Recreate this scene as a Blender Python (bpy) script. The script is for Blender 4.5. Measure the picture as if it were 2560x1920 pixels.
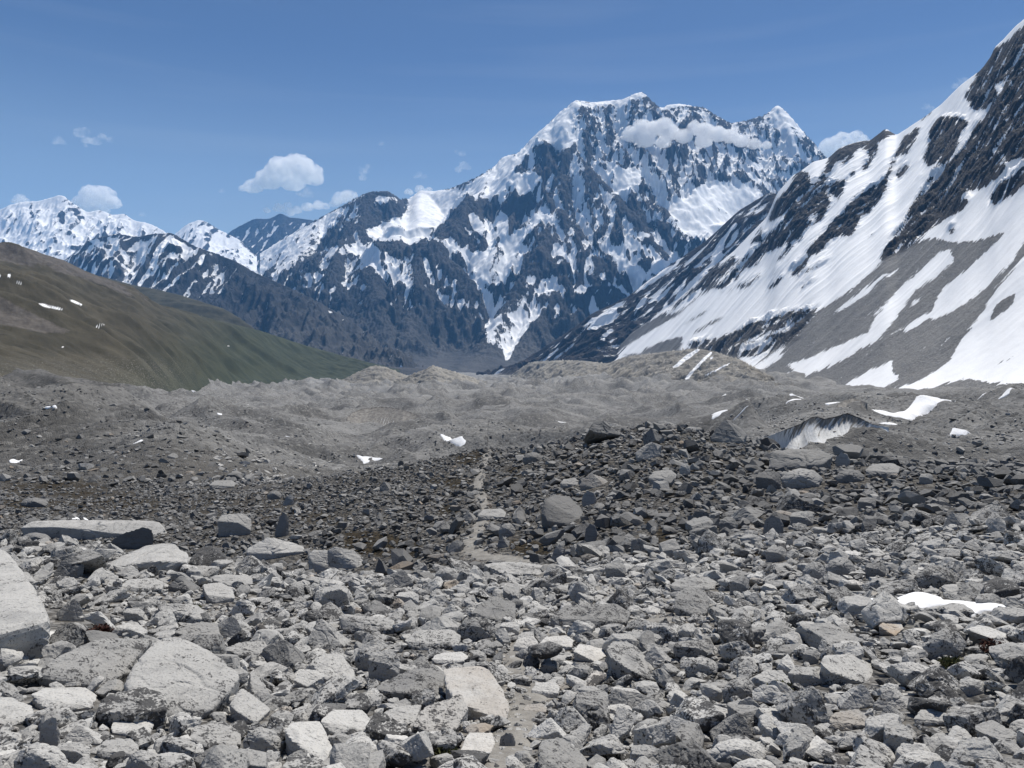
import bpy, bmesh, math, random
import numpy as np

# ------------------------------------------------------------------ clearing
for o in list(bpy.data.objects):
    bpy.data.objects.remove(o, do_unlink=True)
scene = bpy.context.scene
COL = scene.collection
R = math.radians

# ------------------------------------------------------------------ camera
# the eye is the origin; level view, horizon at row 900 of the 2560 x 1920 frame
F, HOR = 2000.0, 900.0
cd = bpy.data.cameras.new("camera")
cd.sensor_width = 36.0
cd.lens = 36.0 * F / 2560.0
cd.shift_y = -(960.0 - HOR) / 2560.0
cd.clip_start, cd.clip_end = 0.1, 120000.0
cam = bpy.data.objects.new("camera", cd)
cam.location = (0, 0, 0)
cam.rotation_euler = (R(90), 0, 0)
COL.objects.link(cam)
scene.camera = cam

# ------------------------------------------------------------------ sun, sky, exposure
SUN_EL, SUN_AZ = 64.0, 36.0            # azimuth measured from straight ahead (+y) towards +x
world = bpy.data.worlds.new("World")
scene.world = world
world.use_nodes = True
wn, wl = world.node_tree.nodes, world.node_tree.links
wn.clear()
sky = wn.new("ShaderNodeTexSky")
sky.sky_type = 'NISHITA'
sky.sun_disc = False
sky.sun_elevation = R(SUN_EL)
sky.sun_rotation = R(SUN_AZ)
sky.altitude = 5000.0
sky.air_density = 1.0
sky.dust_density = 1.2
sky.ozone_density = 3.6
bg = wn.new("ShaderNodeBackground")
bg.inputs["Strength"].default_value = 0.092
wo = wn.new("ShaderNodeOutputWorld")
# thin streaks of high cirrus, part of the sky itself
tc = wn.new("ShaderNodeTexCoord")
mp = wn.new("ShaderNodeMapping")
mp.inputs["Rotation"].default_value = (0, R(-4), 0)
mp.inputs["Scale"].default_value = (1.6, 1.6, 26.0)
nz = wn.new("ShaderNodeTexNoise")
nz.inputs["Scale"].default_value = 1.3
nz.inputs["Detail"].default_value = 4.0
nz.inputs["Roughness"].default_value = 0.45
rmp = wn.new("ShaderNodeMapRange")
rmp.inputs["From Min"].default_value = 0.50
rmp.inputs["From Max"].default_value = 0.8
rmp.inputs["To Max"].default_value = 0.13
mix = wn.new("ShaderNodeMix")
mix.data_type = 'RGBA'
mix.inputs["B"].default_value = (4.6, 5.2, 6.2, 1)
wl.new(tc.outputs["Generated"], mp.inputs["Vector"])
wl.new(mp.outputs["Vector"], nz.inputs["Vector"])
wl.new(nz.outputs["Fac"], rmp.inputs["Value"])
wl.new(rmp.outputs["Result"], mix.inputs["Factor"])
wl.new(sky.outputs["Color"], mix.inputs["A"])
# the sky pales towards the horizon
sepz = wn.new("ShaderNodeSeparateXYZ"); wl.new(tc.outputs["Generated"], sepz.inputs[0])
hzr = wn.new("ShaderNodeMapRange"); hzr.interpolation_type = 'SMOOTHSTEP'
hzr.inputs["From Min"].default_value = 0.37; hzr.inputs["From Max"].default_value = 0.06
hzr.inputs["To Max"].default_value = 0.72
mx2 = wn.new("ShaderNodeMix"); mx2.data_type = 'RGBA'
mx2.inputs["B"].default_value = (4.5, 5.8, 6.7, 1)
wl.new(sepz.outputs["Z"], hzr.inputs["Value"]); wl.new(hzr.outputs["Result"], mx2.inputs["Factor"])
wl.new(mix.outputs["Result"], mx2.inputs["A"])
wl.new(mx2.outputs["Result"], bg.inputs["Color"])
wl.new(bg.outputs["Background"], wo.inputs["Surface"])

sd = bpy.data.lights.new("sun", 'SUN')
sd.energy = 5.0
sd.angle = R(0.53)
sd.color = (1.0, 0.95, 0.87)
sun = bpy.data.objects.new("sun", sd)
sun.rotation_euler = (R(90 - SUN_EL), 0, R(180 - SUN_AZ))
COL.objects.link(sun)

scene.view_settings.view_transform = 'Standard'
scene.view_settings.look = 'None'
scene.view_settings.exposure = 0.25
scene.view_settings.gamma = 1.0
scene.view_settings.use_curve_mapping = False
scene.render.engine = 'CYCLES'
cy = scene.cycles
cy.max_bounces = 20
cy.diffuse_bounces = 3
cy.glossy_bounces = 1
cy.transmission_bounces = 2
cy.transparent_max_bounces = 8
cy.volume_bounces = 20
cy.volume_step_rate = 1.0
cy.volume_max_steps = 256
cy.sample_clamp_indirect = 4.0

# ------------------------------------------------------------------ numpy noise
def _hash2(ix, iy, seed):
    h = (ix.astype(np.uint32) * np.uint32(374761393) + iy.astype(np.uint32) * np.uint32(668265263)
         + np.uint32((seed * 2246822519) & 0xffffffff))
    h = (h ^ (h >> np.uint32(13))) * np.uint32(1274126177)
    return h ^ (h >> np.uint32(16))

def perlin2(x, y, seed=0):
    x = np.asarray(x, np.float64); y = np.asarray(y, np.float64)
    x0 = np.floor(x); y0 = np.floor(y)
    fx = (x - x0).astype(np.float32); fy = (y - y0).astype(np.float32)
    ix = x0.astype(np.int64); iy = y0.astype(np.int64)
    u = fx * fx * fx * (fx * (fx * 6 - 15) + 10); v = fy * fy * fy * (fy * (fy * 6 - 15) + 10)
    def g(dx, dy):
        a = _hash2(ix + dx, iy + dy, seed).astype(np.float32) * np.float32(2 * math.pi / 4294967296.0)
        return np.cos(a) * (fx - dx) + np.sin(a) * (fy - dy)
    n0 = g(0, 0); n0 = n0 + u * (g(1, 0) - n0)
    n1 = g(0, 1); n1 = n1 + u * (g(1, 1) - n1)
    return (n0 + v * (n1 - n0)) * 1.41

def fbm2(x, y, octv=5, gain=0.5, lac=2.03, seed=0):
    s = 0; a = 1.0; t = 0
    for i in range(octv):
        s = s + a * perlin2(x, y, seed + i * 17); t += a
        x = x * lac + 13.7; y = y * lac - 7.3; a *= gain
    return s / t

def ridged2(x, y, octv=5, gain=0.5, lac=2.05, seed=0):
    s = 0; a = 1.0; t = 0; w = 1.0
    for i in range(octv):
        n = 1 - np.abs(perlin2(x, y, seed + i * 29)) * 1.25
        n = np.clip(n, 0, 1) ** 2 * w
        w = np.clip(n * 1.8, 0, 1)
        s = s + a * n; t += a
        x = x * lac + 5.1; y = y * lac + 9.2; a *= gain
    return s / t

def perlin3(p, seed=0):
    x, y, z = p[:, 0], p[:, 1], p[:, 2]
    i0 = np.floor(p).astype(np.int64); f = (p - i0).astype(np.float32)
    w = f * f * f * (f * (f * 6 - 15) + 10)
    def g(a, b, c):
        h = _hash2(i0[:, 0] + a + 57 * (i0[:, 2] + c), i0[:, 1] + b + 131 * (i0[:, 2] + c), seed)
        h2 = _hash2(i0[:, 1] + b, i0[:, 2] + c + 7 * (i0[:, 0] + a), seed + 5)
        t = h.astype(np.float32) * np.float32(2 * math.pi / 4294967296.0)
        c2 = h2.astype(np.float32) * np.float32(2.0 / 4294967296.0) - 1
        s2 = np.sqrt(np.maximum(0, 1 - c2 * c2))
        return np.cos(t) * s2 * (f[:, 0] - a) + np.sin(t) * s2 * (f[:, 1] - b) + c2 * (f[:, 2] - c)
    def lx(b, c):
        n = g(0, b, c); return n + w[:, 0] * (g(1, b, c) - n)
    def ly(c):
        n = lx(0, c); return n + w[:, 1] * (lx(1, c) - n)
    n = ly(0)
    return (n + w[:, 2] * (ly(1) - n)) * 1.4

def fbm3(p, octv=4, gain=0.5, seed=0):
    s = 0; a = 1.0; t = 0
    for i in range(octv):
        s = s + a * perlin3(p, seed + 31 * i); t += a
        p = p * 2.07 + 3.3; a *= gain
    return s / t

def sstep(a, b, x):
    t = np.clip((x - a) / (b - a), 0, 1)
    return t * t * (3 - 2 * t)

def blur(a, n, axis):
    h = int(math.ceil(3 * n))
    k = np.exp(-0.5 * (np.arange(-h, h + 1) / n) ** 2); k /= k.sum()
    pad = [(0, 0)] * a.ndim; pad[axis] = (h, h)
    b = np.pad(a, pad, mode='edge')
    out = np.zeros_like(a, dtype=np.float64)
    for i, w in enumerate(k):
        sl = [slice(None)] * a.ndim; sl[axis] = slice(i, i + a.shape[axis])
        out += w * b[tuple(sl)]
    return out

def blur2(a, n): return blur(blur(a, n, 0), n, 1)

# ------------------------------------------------------------------ tracing helpers
ZOOM = {'S': (0, 0, 1.0), 'A': (0, 200, 2.212), 'B': (900, 200, 2.212), 'C': (1560, 0, 2.212), 'D': (1560, 650, 2.212),
        'E': (0, 850, 2.212), 'M': (800, 850, 2.212), 'G': (0, 1170, 2.212), 'H': (860, 1170, 2.212), 'I': (1560, 1170, 2.212),
        'a': (1000, 430, 4.424), 'b': (1400, 550, 4.424), 'c': (2060, 100, 4.424), 'd': (1700, 350, 4.424)}

def tr(z, pts):
    ox, oy, s = ZOOM[z]
    return [(ox + p[0] / s, oy + p[1] / s) for p in pts]

def world_pt(px, py, d):
    return np.array(((px - 1280.0) / F * d, d, (HOR - py) / F * d))

def inside(poly, X, Y):
    c = np.zeros(X.shape, bool)
    n = len(poly); j = n - 1
    for i in range(n):
        xi, yi = poly[i]; xj, yj = poly[j]
        if yi != yj:
            c ^= ((yi > Y) != (yj > Y)) & (X < (xj - xi) * (Y - yi) / (yj - yi) + xi)
        j = i
    return c

class Mask:
    """traced outlines of snow fields, cliffs and scree, looked up once per vertex and kept on the mesh"""
    def __init__(self, x0, y0, x1, y1, step=1.0):
        self.x0, self.y0, self.s = x0, y0, step
        self.X, self.Y = np.meshgrid(np.arange(x0, x1, step), np.arange(y0, y1, step))
        self.v = np.zeros(self.X.shape)
    def add(self, z, pts, val):
        self.v[inside(tr(z, pts), self.X, self.Y)] = val
    def done(self, b):
        self.v = blur2(self.v, b)
        return self
    def at(self, px, py):
        i = np.clip((py - self.y0) / self.s, 0, self.v.shape[0] - 1.001); j = np.clip((px - self.x0) / self.s, 0, self.v.shape[1] - 1.001)
        i0 = i.astype(int); j0 = j.astype(int); fi = i - i0; fj = j - j0
        v = self.v
        return (v[i0, j0] * (1 - fi) + v[i0 + 1, j0] * fi) * (1 - fj) + (v[i0, j0 + 1] * (1 - fi) + v[i0 + 1, j0 + 1] * fi) * fj

# ------------------------------------------------------------------ objects
def tag(o, label=None, cat=None, group=None, kind=None):
    if label: o['label'] = label
    if cat: o['category'] = cat
    if group: o['group'] = group
    if kind: o['kind'] = kind
    return o

def raw_mesh(name, V, faces, mat, attrs=None, smooth=True, nper=4):
    """faces: (n, nper) int array"""
    me = bpy.data.meshes.new(name)
    V = np.ascontiguousarray(V, np.float32); faces = np.ascontiguousarray(faces, np.int32)
    me.vertices.add(len(V)); me.vertices.foreach_set("co", V.ravel())
    me.loops.add(faces.size); me.loops.foreach_set("vertex_index", faces.ravel())
    me.polygons.add(len(faces))
    me.polygons.foreach_set("loop_start", np.arange(0, faces.size, nper, dtype=np.int32))
    me.update(calc_edges=True)
    me.polygons.foreach_set("use_smooth", np.full(len(faces), smooth, dtype=bool))
    for k, a in (attrs or {}).items():
        at = me.attributes.new(k, 'FLOAT', 'POINT')
        at.data.foreach_set("value", np.ascontiguousarray(a, np.float32).ravel())
    if mat: me.materials.append(mat)
    me.update()
    return me

def link(name, me):
    o = bpy.data.objects.new(name, me)
    COL.objects.link(o)
    return o

def grid_obj(name, X, Y, Z, mat, attrs=None, keep=None):
    r, c = X.shape
    V = np.stack([X.ravel(), Y.ravel(), Z.ravel()], 1)
    idx = np.arange(r * c).reshape(r, c)
    f = np.stack([idx[:-1, :-1], idx[:-1, 1:], idx[1:, 1:], idx[1:, :-1]], -1).reshape(-1, 4)
    at = {k: v.ravel() for k, v in (attrs or {}).items()}
    if keep is not None:
        f = f[keep.ravel()]
        used = np.unique(f); rm = np.full(r * c, -1); rm[used] = np.arange(len(used))
        V = V[used]; f = rm[f]; at = {k: v[used] for k, v in at.items()}
    return link(name, raw_mesh(name, V, f, mat, at))

# ------------------------------------------------------------------ material helpers
class NT:
    def __init__(self, name):
        self.m = bpy.data.materials.new(name); self.m.use_nodes = True
        self.t = self.m.node_tree; self.n = self.t.nodes; self.l = self.t.links
        self.n.clear()
        self.out = self.n.new("ShaderNodeOutputMaterial")
        self.b = self.n.new("ShaderNodeBsdfPrincipled")
        self.b.inputs["Roughness"].default_value = 0.9
        self.b.inputs["Specular IOR Level"].default_value = 0.2
        self.l.new(self.b.outputs[0], self.out.inputs["Surface"])
        self.co = self.n.new("ShaderNodeTexCoord").outputs["Object"]
    def attr(self, k):
        a = self.n.new("ShaderNodeAttribute"); a.attribute_name = k
        return a.outputs["Fac"]
    def noise(self, scale, detail=4, rough=0.55, vec=None, stretch=None, rot=None, dist=0.0):
        v = vec or self.co
        if stretch:
            m = self.n.new("ShaderNodeMapping"); m.inputs["Scale"].default_value = stretch
            if rot: m.inputs["Rotation"].default_value = rot
            self.l.new(v, m.inputs["Vector"]); v = m.outputs["Vector"]
        t = self.n.new("ShaderNodeTexNoise")
        t.inputs["Scale"].default_value = scale; t.inputs["Detail"].default_value = detail
        t.inputs["Roughness"].default_value = rough; t.inputs["Distortion"].default_value = dist
        self.l.new(v, t.inputs["Vector"])
        return t.outputs["Fac"]
    def voro(self, scale, feature='F1', vec=None, out="Distance"):
        t = self.n.new("ShaderNodeTexVoronoi"); t.feature = feature
        t.inputs["Scale"].default_value = scale
        self.l.new(vec or self.co, t.inputs["Vector"])
        return t.outputs[out]
    def math(self, op, a, b=None, c=None):
        m = self.n.new("ShaderNodeMath"); m.operation = op
        for i, v in enumerate((a, b, c)):
            if v is None: continue
            if isinstance(v, (int, float)): m.inputs[i].default_value = v
            else: self.l.new(v, m.inputs[i])
        return m.outputs[0]
    def ramp(self, v, a, b, lo=0.0, hi=1.0, smooth=True):
        m = self.n.new("ShaderNodeMapRange")
        if smooth: m.interpolation_type = 'SMOOTHSTEP'
        m.inputs["From Min"].default_value = a; m.inputs["From Max"].default_value = b
        m.inputs["To Min"].default_value = lo; m.inputs["To Max"].default_value = hi
        self.l.new(v, m.inputs["Value"])
        return m.outputs["Result"]
    def mix(self, f, a, b, mode='MIX'):
        m = self.n.new("ShaderNodeMix"); m.data_type = 'RGBA'; m.blend_type = mode
        for s, v in (("Factor", f), ("A", a), ("B", b)):
            if isinstance(v, (int, float)): m.inputs[s].default_value = v
            elif isinstance(v, tuple): m.inputs[s].default_value = (*v, 1) if len(v) == 3 else v
            else: self.l.new(v, m.inputs[s])
        return m.outputs["Result"]
    def bump(self, h, strength, dist, prev=None):
        b = self.n.new("ShaderNodeBump")
        b.inputs["Strength"].default_value = strength; b.inputs["Distance"].default_value = dist
        self.l.new(h, b.inputs["Height"])
        if prev: self.l.new(prev, b.inputs["Normal"])
        return b.outputs["Normal"]
    def finish(self, col, nrm=None):
        if isinstance(col, tuple): self.b.inputs["Base Color"].default_value = (*col, 1)
        else: self.l.new(col, self.b.inputs["Base Color"])
        if nrm: self.l.new(nrm, self.b.inputs["Normal"])
        return self.m

def mat_alpine(name, rock_a, rock_b, scree_a, scree_b, fscale, stretch, rot, bump_m, fuzz=0.34):
    """bare rock, scree and snow; where each lies is kept on the mesh as attributes"""
    t = NT(name)
    n1 = t.noise(fscale, 6, 0.6, stretch=stretch, rot=rot)
    n2 = t.noise(fscale * 5, 5, 0.65, stretch=stretch, rot=rot)
    n3 = t.noise(fscale * 0.35, 3, 0.5)
    rock = t.mix(t.ramp(n1, 0.3, 0.7), rock_a, rock_b)
    rock = t.mix(t.ramp(n3, 0.35, 0.7, 0, 0.5), rock, rock_b)
    scree = t.mix(t.ramp(n2, 0.3, 0.7), scree_a, scree_b)
    base = t.mix(t.attr("scree"), rock, scree)
    f = t.math('ADD', t.attr("snow"), t.math('MULTIPLY', t.math('SUBTRACT', n2, 0.5), fuzz))
    f = t.ramp(f, 0.455, 0.545)
    snow = t.mix(t.ramp(n1, 0.35, 0.75), (0.90, 0.905, 0.91), (0.83, 0.835, 0.84))
    col = t.mix(f, base, snow)
    h = t.math('ADD', n1, t.math('MULTIPLY', n2, 0.5))
    nb = t.bump(t.math('MULTIPLY', h, t.ramp(f, 0, 1, 1.0, 0.12)), 1.0, bump_m)
    t.b.inputs["Roughness"].default_value = 0.85
    return t.finish(col, nb)
# ------------------------------------------------------------------ mountains
def interp_cols(cols, px):
    c = np.array(cols, float)
    return [np.interp(px, c[:, 0], c[:, k]) for k in range(1, c.shape[1])]

def ruled(cols, dpx, rows, prof=1.2, back=0.5, back_rows=14, relief=None, rough_top=0.0, seed=1):
    """a mountain side between its foot and its crest, with a real far side behind the crest"""
    c = np.array(cols, float)
    px = np.arange(c[0, 0], c[-1, 0] + dpx, dpx)
    tp, td, bp, bd = interp_cols(cols, px)
    crest = tp + (rough_top * fbm2(px / 42.0, px * 0, 4, 0.6, seed=seed + 90) if rough_top else 0)
    tp = blur(tp, 5, 0); td = blur(td, 12, 0); bp = blur(bp, 16, 0); bd = blur(bd, 16, 0)
    t = np.linspace(0, 1, rows)[:, None]
    D = bd + t * (td - bd)
    zb = (HOR - bp) / F * bd; zt = (HOR - tp) / F * td
    Z = zb + (zt - zb) * t ** prof
    T = np.repeat(t, len(px), 1)
    tb = np.linspace(0, 1, back_rows + 1)[1:, None]
    Db = td + tb * back * (td - bd)
    Zb = zt - (zt - zb) * tb * 0.9 * back / max(back, 0.5)
    sk = np.array((0.14, 0.05))[:, None]
    Ds = bd - sk * (td - bd); Zs = zb - sk * (zt - zb) * 0.9 - 0.06 * (td - bd) * sk / 0.14
    D = np.vstack([Ds, D, Db]); Z = np.vstack([Zs, Z, Zb]); T = np.vstack([np.repeat(-sk, len(px), 1), T, np.repeat(1 + tb, len(px), 1)])
    PX = np.repeat(px[None], D.shape[0], 0)
    X = (PX - 1280.0) / F * D
    if relief is not None:
        Z = Z + relief(X, D, T, PX, HOR - F * Z / D)
    ang = (Z / D).max(0); tgt = (HOR - crest) / F
    off = blur(tgt - ang, 2, 0)
    Z = Z + off[None] * D * np.clip(T, 0, 1) ** 9 + blur(off, 14, 0)[None] * D * (np.clip(T, 0, 1) - np.clip(T, 0, 1) ** 9)
    PY = HOR - F * Z / D
    return X, D, Z, T, PX, PY

def concavity(Z, n1, n2):
    return blur2(Z, n2) - blur2(Z, n1)

# ---- the great snow peak at the valley's end
SKY = [(640, 640, 9800), (700, 602, 9700), (769, 562, 9600), (809, 539, 9500), (859, 512, 9400), (904, 487, 9300), (931, 478, 9200), (972, 478, 9200),
       (1000, 496, 9300), (1022, 498, 9500), (1049, 476, 9700), (1085, 478, 9700), (1126, 471, 9500), (1189, 444, 9300), (1235, 417, 9150), (1257, 392, 9100), (1298, 381, 9000),
       (1334, 340, 8900), (1379, 302, 8800), (1402, 277, 8750), (1420, 266, 8730), (1438, 250, 8700), (1483, 256, 8750), (1528, 251, 8750), (1555, 249, 8700),
       (1585, 235, 8660), (1605, 229, 8650), (1623, 245, 8650), (1650, 270, 8700), (1672, 262, 8720), (1696, 259, 8750), (1732, 265, 8780), (1759, 268, 8800), (1795, 290, 8850),
       (1827, 308, 8950), (1867, 301, 9050), (1922, 283, 9100), (1942, 261, 9100), (1967, 280, 9050), (1994, 312, 8950), (2026, 348, 8850),
       (2050, 375, 8750), (2120, 450, 8500), (2200, 520, 8200), (2330, 640, 7900)]
RIDGES = [(SKY, 1.25),
    ([(1438, 250, 8700), (1432, 300, 8450), (1424, 350, 8200), (1412, 430, 7900), (1405, 520, 7550), (1360, 620, 7150), (1310, 700, 6850), (1260, 780, 6550), (1230, 850, 6250), (1210, 930, 5900)], 1.45),
    ([(1424, 350, 8200), (1480, 420, 7850), (1533, 480, 7600), (1605, 575, 7200), (1650, 630, 7000), (1680, 660, 6850), (1720, 720, 6500)], 1.45),
    ([(1405, 520, 7550), (1440, 560, 7400), (1490, 640, 7100), (1540, 720, 6800), (1590, 790, 6500)], 1.3),
    ([(1440, 560, 7400), (1400, 640, 7100), (1380, 720, 6800), (1340, 800, 6500), (1300, 880, 6150)], 1.2),
    ([(1257, 392, 9100), (1220, 470, 8500), (1180, 485, 8250), (1130, 560, 7800), (1090, 600, 7600)], 1.4),
    ([(1180, 485, 8250), (1200, 560, 7800), (1215, 640, 7400)], 1.5),
    ([(1340, 400, 8500), (1300, 480, 8000), (1275, 540, 7700), (1240, 620, 7400)], 1.4),
    ([(1000, 605, 7900), (1060, 600, 7700), (1110, 640, 7450), (1180, 700, 7150)], 1.3),
    ([(1060, 600, 7700), (1040, 680, 7200), (1030, 760, 6900), (1020, 820, 6500)], 1.1),
    ([(950, 600, 7900), (930, 680, 7400), (950, 740, 7000), (960, 830, 6500)], 1.1),
    ([(931, 478, 9200), (900, 560, 8500), (860, 600, 8200), (840, 680, 7700), (870, 760, 7200), (900, 840, 6700)], 1.0),
    ([(809, 539, 9500), (790, 600, 8900), (760, 640, 8500), (740, 720, 8000), (780, 800, 7400)], 0.9),
    ([(1605, 229, 8650), (1590, 330, 8300), (1600, 400, 8000), (1620, 460, 7700)], 1.5),
    ([(1620, 440, 7800), (1660, 520, 7400), (1720, 600, 7100), (1770, 670, 6800)], 1.4),
    ([(1696, 259, 8750), (1720, 330, 8400), (1740, 400, 8200)], 1.5),
    ([(1795, 290, 8850), (1822, 375, 8400), (1850, 420, 8150), (1900, 470, 7900), (1960, 505, 7700)], 1.4),
    ([(1942, 261, 9100), (1960, 380, 8600), (1985, 450, 8300)], 1.5),
    ([(1050, 476, 9700), (1040, 560, 8600), (1000, 603, 7950)], 0.28),
    ([(1560, 440, 8300), (1540, 465, 8000)], 0.4),
    ([(1830, 470, 8100), (1790, 550, 7600), (1740, 600, 7200)], 0.35),
]

def ridge_field(X, Y, ridges):
    H = np.full(X.shape, -1e9); DI = np.zeros(X.shape)
    for pts, k in ridges:
        P = [world_pt(*p) for p in pts]
        for a, b in zip(P[:-1], P[1:]):
            ex, ey = b[0] - a[0], b[1] - a[1]
            t = np.clip(((X - a[0]) * ex + (Y - a[1]) * ey) / (ex * ex + ey * ey), 0, 1)
            di = np.hypot(X - a[0] - t * ex, Y - a[1] - t * ey)
            z = a[2] + t * (b[2] - a[2]) - k * (di - 60 * (1 - np.exp(-di / 60))) - (1.3 * np.maximum(di - 330, 0) if k < 0.5 else 0)
            m = z > H
            H = np.where(m, z, H); DI = np.where(m, di, DI)
    return H, DI

def main_paint():
    m = Mask(640, 180, 2320, 960)
    A = m.add
    # lower ground without snow
    A('S', [(640, 960), (640, 700), (760, 730), (900, 760), (960, 700), (1100, 760), (1200, 800), (1300, 800), (1500, 830), (1600, 800), (2320, 800), (2320, 960)], -0.75)
    A('A', [(1600, 1250), (1750, 1190), (2000, 1150), (2212, 1150), (2212, 1659), (1600, 1659)], -1.0)
    A('B', [(0, 1060), (100, 1100), (300, 1200), (420, 1130), (520, 1240), (640, 1330), (680, 1500), (800, 1659), (0, 1659)], -1.0)
    A('B', [(900, 1500), (980, 1330), (1240, 1300), (1480, 1200), (1500, 1659), (830, 1659)], -1.0)
    # cliffs
    for p in ([(980, 370), (1060, 350), (1120, 400), (1080, 500), (1010, 530), (960, 440)], [(640, 680), (780, 670), (800, 720), (740, 790), (640, 740)],
              [(830, 650), (960, 640), (980, 700), (880, 790), (800, 740)], [(1420, 680), (1500, 640), (1560, 680), (1580, 800), (1640, 760), (1720, 850), (1780, 920), (1700, 960), (1560, 830), (1480, 760)],
              [(40, 905), (220, 900), (440, 900), (560, 970), (630, 1080), (620, 1180), (480, 1240), (400, 1100), (330, 1050), (240, 1000), (100, 960)],
              [(770, 1150), (880, 1050), (960, 900), (1030, 820), (1080, 900), (1000, 1060), (900, 1170), (820, 1220)],
              [(540, 700), (600, 640), (640, 620), (600, 740), (700, 900), (650, 950), (560, 880), (430, 840), (460, 760)],
              [(1350, 980), (1420, 1040), (1480, 1140), (1520, 1180), (1400, 1120), (1280, 1000)], [(1100, 1100), (1260, 1080), (1400, 1150), (1330, 1280), (1150, 1290), (1080, 1200)],
              [(960, 940), (1050, 960), (1110, 1050), (1040, 1120), (980, 1060)], [(0, 700), (60, 620), (130, 620), (240, 640), (280, 685), (180, 700), (60, 660)], [(30, 700), (120, 690), (240, 720), (150, 780), (0, 790)]):
        A('B', p, -0.9)
    A('A', [(1780, 870), (1850, 800), (1900, 860), (1850, 960), (1760, 950)], -0.8)
    A('A', [(2020, 900), (2212, 920), (2212, 980), (2100, 1000)], -0.8)
    A('A', [(1460, 1010), (1640, 1040), (1860, 1000), (2000, 1000), (2080, 1060), (2060, 1150), (1850, 1170), (1680, 1190), (1500, 1120)], -0.25)
    # snow fields and hanging glaciers
    for p in ([(540, 640), (640, 545), (740, 480), (800, 420), (880, 400), (960, 310), (1060, 222), (1110, 168), (1190, 108), (1290, 122), (1390, 110), (1450, 108), (1560, 62), (1600, 100), (1540, 90), (1450, 140), (1390, 132), (1290, 142), (1200, 155), (1165, 200), (1190, 270), (1210, 330), (1160, 385), (1060, 352), (980, 345), (930, 410), (880, 460), (820, 540), (800, 620), (700, 650), (640, 665), (620, 640)],
              [(250, 640), (340, 598), (500, 610), (600, 620), (540, 660), (500, 740), (430, 830), (350, 880), (290, 910), (180, 890), (60, 880), (20, 830), (150, 790), (250, 740), (290, 700)],
              [(1060, 895), (1110, 920), (1170, 990), (1130, 985), (1080, 940)],
              [(1700, 690), (1800, 650), (1880, 580), (1980, 560), (2060, 590), (2140, 570), (2230, 650), (2150, 720), (2030, 810), (1920, 870), (1850, 870), (1760, 840), (1720, 780)],
              [(1290, 420), (1370, 460), (1450, 490), (1570, 490), (1560, 560), (1480, 620), (1410, 640), (1400, 560), (1410, 520), (1340, 460)],
              [(1650, 158), (1700, 136), (1760, 126), (1850, 146), (1760, 140), (1690, 168)],
              [(930, 1050), (975, 1085), (930, 1200), (895, 1275), (985, 1270), (930, 1370), (860, 1470), (830, 1540), (800, 1560), (780, 1490), (700, 1455), (680, 1350), (780, 1290), (900, 1190)],
              [(765, 1600), (830, 1578), (800, 1612)], [(1270, 1180), (1300, 1280), (1290, 1290), (1265, 1260)], [(1180, 1150), (1250, 1150), (1230, 1185), (1180, 1180)], [(990, 1160), (1110, 1130), (1130, 1145), (1000, 1175)],
              [(60, 640), (200, 640), (240, 680), (190, 690), (110, 650)]):
        A('B', p, 0.8 if p[0] == (930, 1050) else 1.0)
    for p in ([(380, 740), (480, 720), (620, 800), (790, 900), (950, 850), (1080, 830), (1120, 740), (1240, 680), (1400, 600), (1560, 380), (1660, 480), (1480, 620), (1340, 760), (1290, 900), (1400, 860), (1260, 1080), (1160, 1170), (1090, 1260), (960, 1230), (790, 1190), (830, 1120), (760, 1010), (600, 900), (440, 790)],
              [(730, 460), (880, 480), (890, 540), (970, 510), (1040, 640), (1040, 720), (980, 800), (850, 660), (760, 540)], [(1060, 480), (1130, 400), (1200, 560), (1190, 700), (1110, 740), (1070, 620)],
              [(1190, 0), (1500, 0), (1560, 80), (1480, 180), (1360, 270), (1280, 240), (1200, 130)], [(830, 220), (1140, 60), (1180, 180), (1160, 330), (1080, 260), (930, 290), (850, 340), (800, 340)],
              [(640, 540), (760, 640), (900, 780), (860, 760), (720, 640)], [(0, 1140), (60, 1140), (130, 1240), (60, 1270), (20, 1230)], [(590, 1180), (640, 1170), (600, 1370), (585, 1370)],
              [(270, 950), (300, 1000), (340, 1120), (310, 1150), (260, 1050)], [(370, 1010), (400, 1100), (440, 1200), (480, 1030), (430, 1080)], [(400, 1280), (420, 1280), (520, 1500), (440, 1400)], [(640, 1440), (740, 1400), (720, 1480), (600, 1500)]):
        A('a', p, 0.95)
    for p in ([(430, 240), (520, 310), (640, 320), (760, 450), (850, 500), (1030, 620), (900, 720), (850, 720), (720, 560), (560, 400)], [(980, 260), (1040, 330), (1110, 430), (1240, 450), (1180, 530), (1050, 600), (990, 470), (1070, 420)],
              [(700, 190), (880, 240), (960, 320), (820, 340), (700, 320)], [(900, 140), (1040, 130), (1150, 230), (1190, 310), (1040, 260)], [(320, 880), (370, 760), (390, 900), (400, 1010), (360, 1040), (320, 980)], [(130, 780), (220, 710), (300, 760), (200, 820)],
              [(1200, 0), (1400, 0), (1960, 0), (1700, 180), (1600, 210), (1450, 170), (1280, 90)]):
        A('b', p, 0.95)
    for p in ([(800, 620), (850, 578), (910, 630), (950, 760), (975, 880), (935, 800), (880, 720), (830, 660)], [(850, 578), (930, 635), (1012, 745), (985, 750), (900, 650)],
              [(240, 1140), (300, 1100), (450, 1010), (560, 1020), (650, 1010), (750, 1075), (680, 1180), (600, 1250), (500, 1300), (430, 1320), (330, 1280), (260, 1210)], [(560, 820), (700, 960), (860, 1070), (820, 1060), (680, 960)], [(700, 900), (780, 900), (760, 940), (720, 940)]):
        A('C', p, 1.0)
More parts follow.
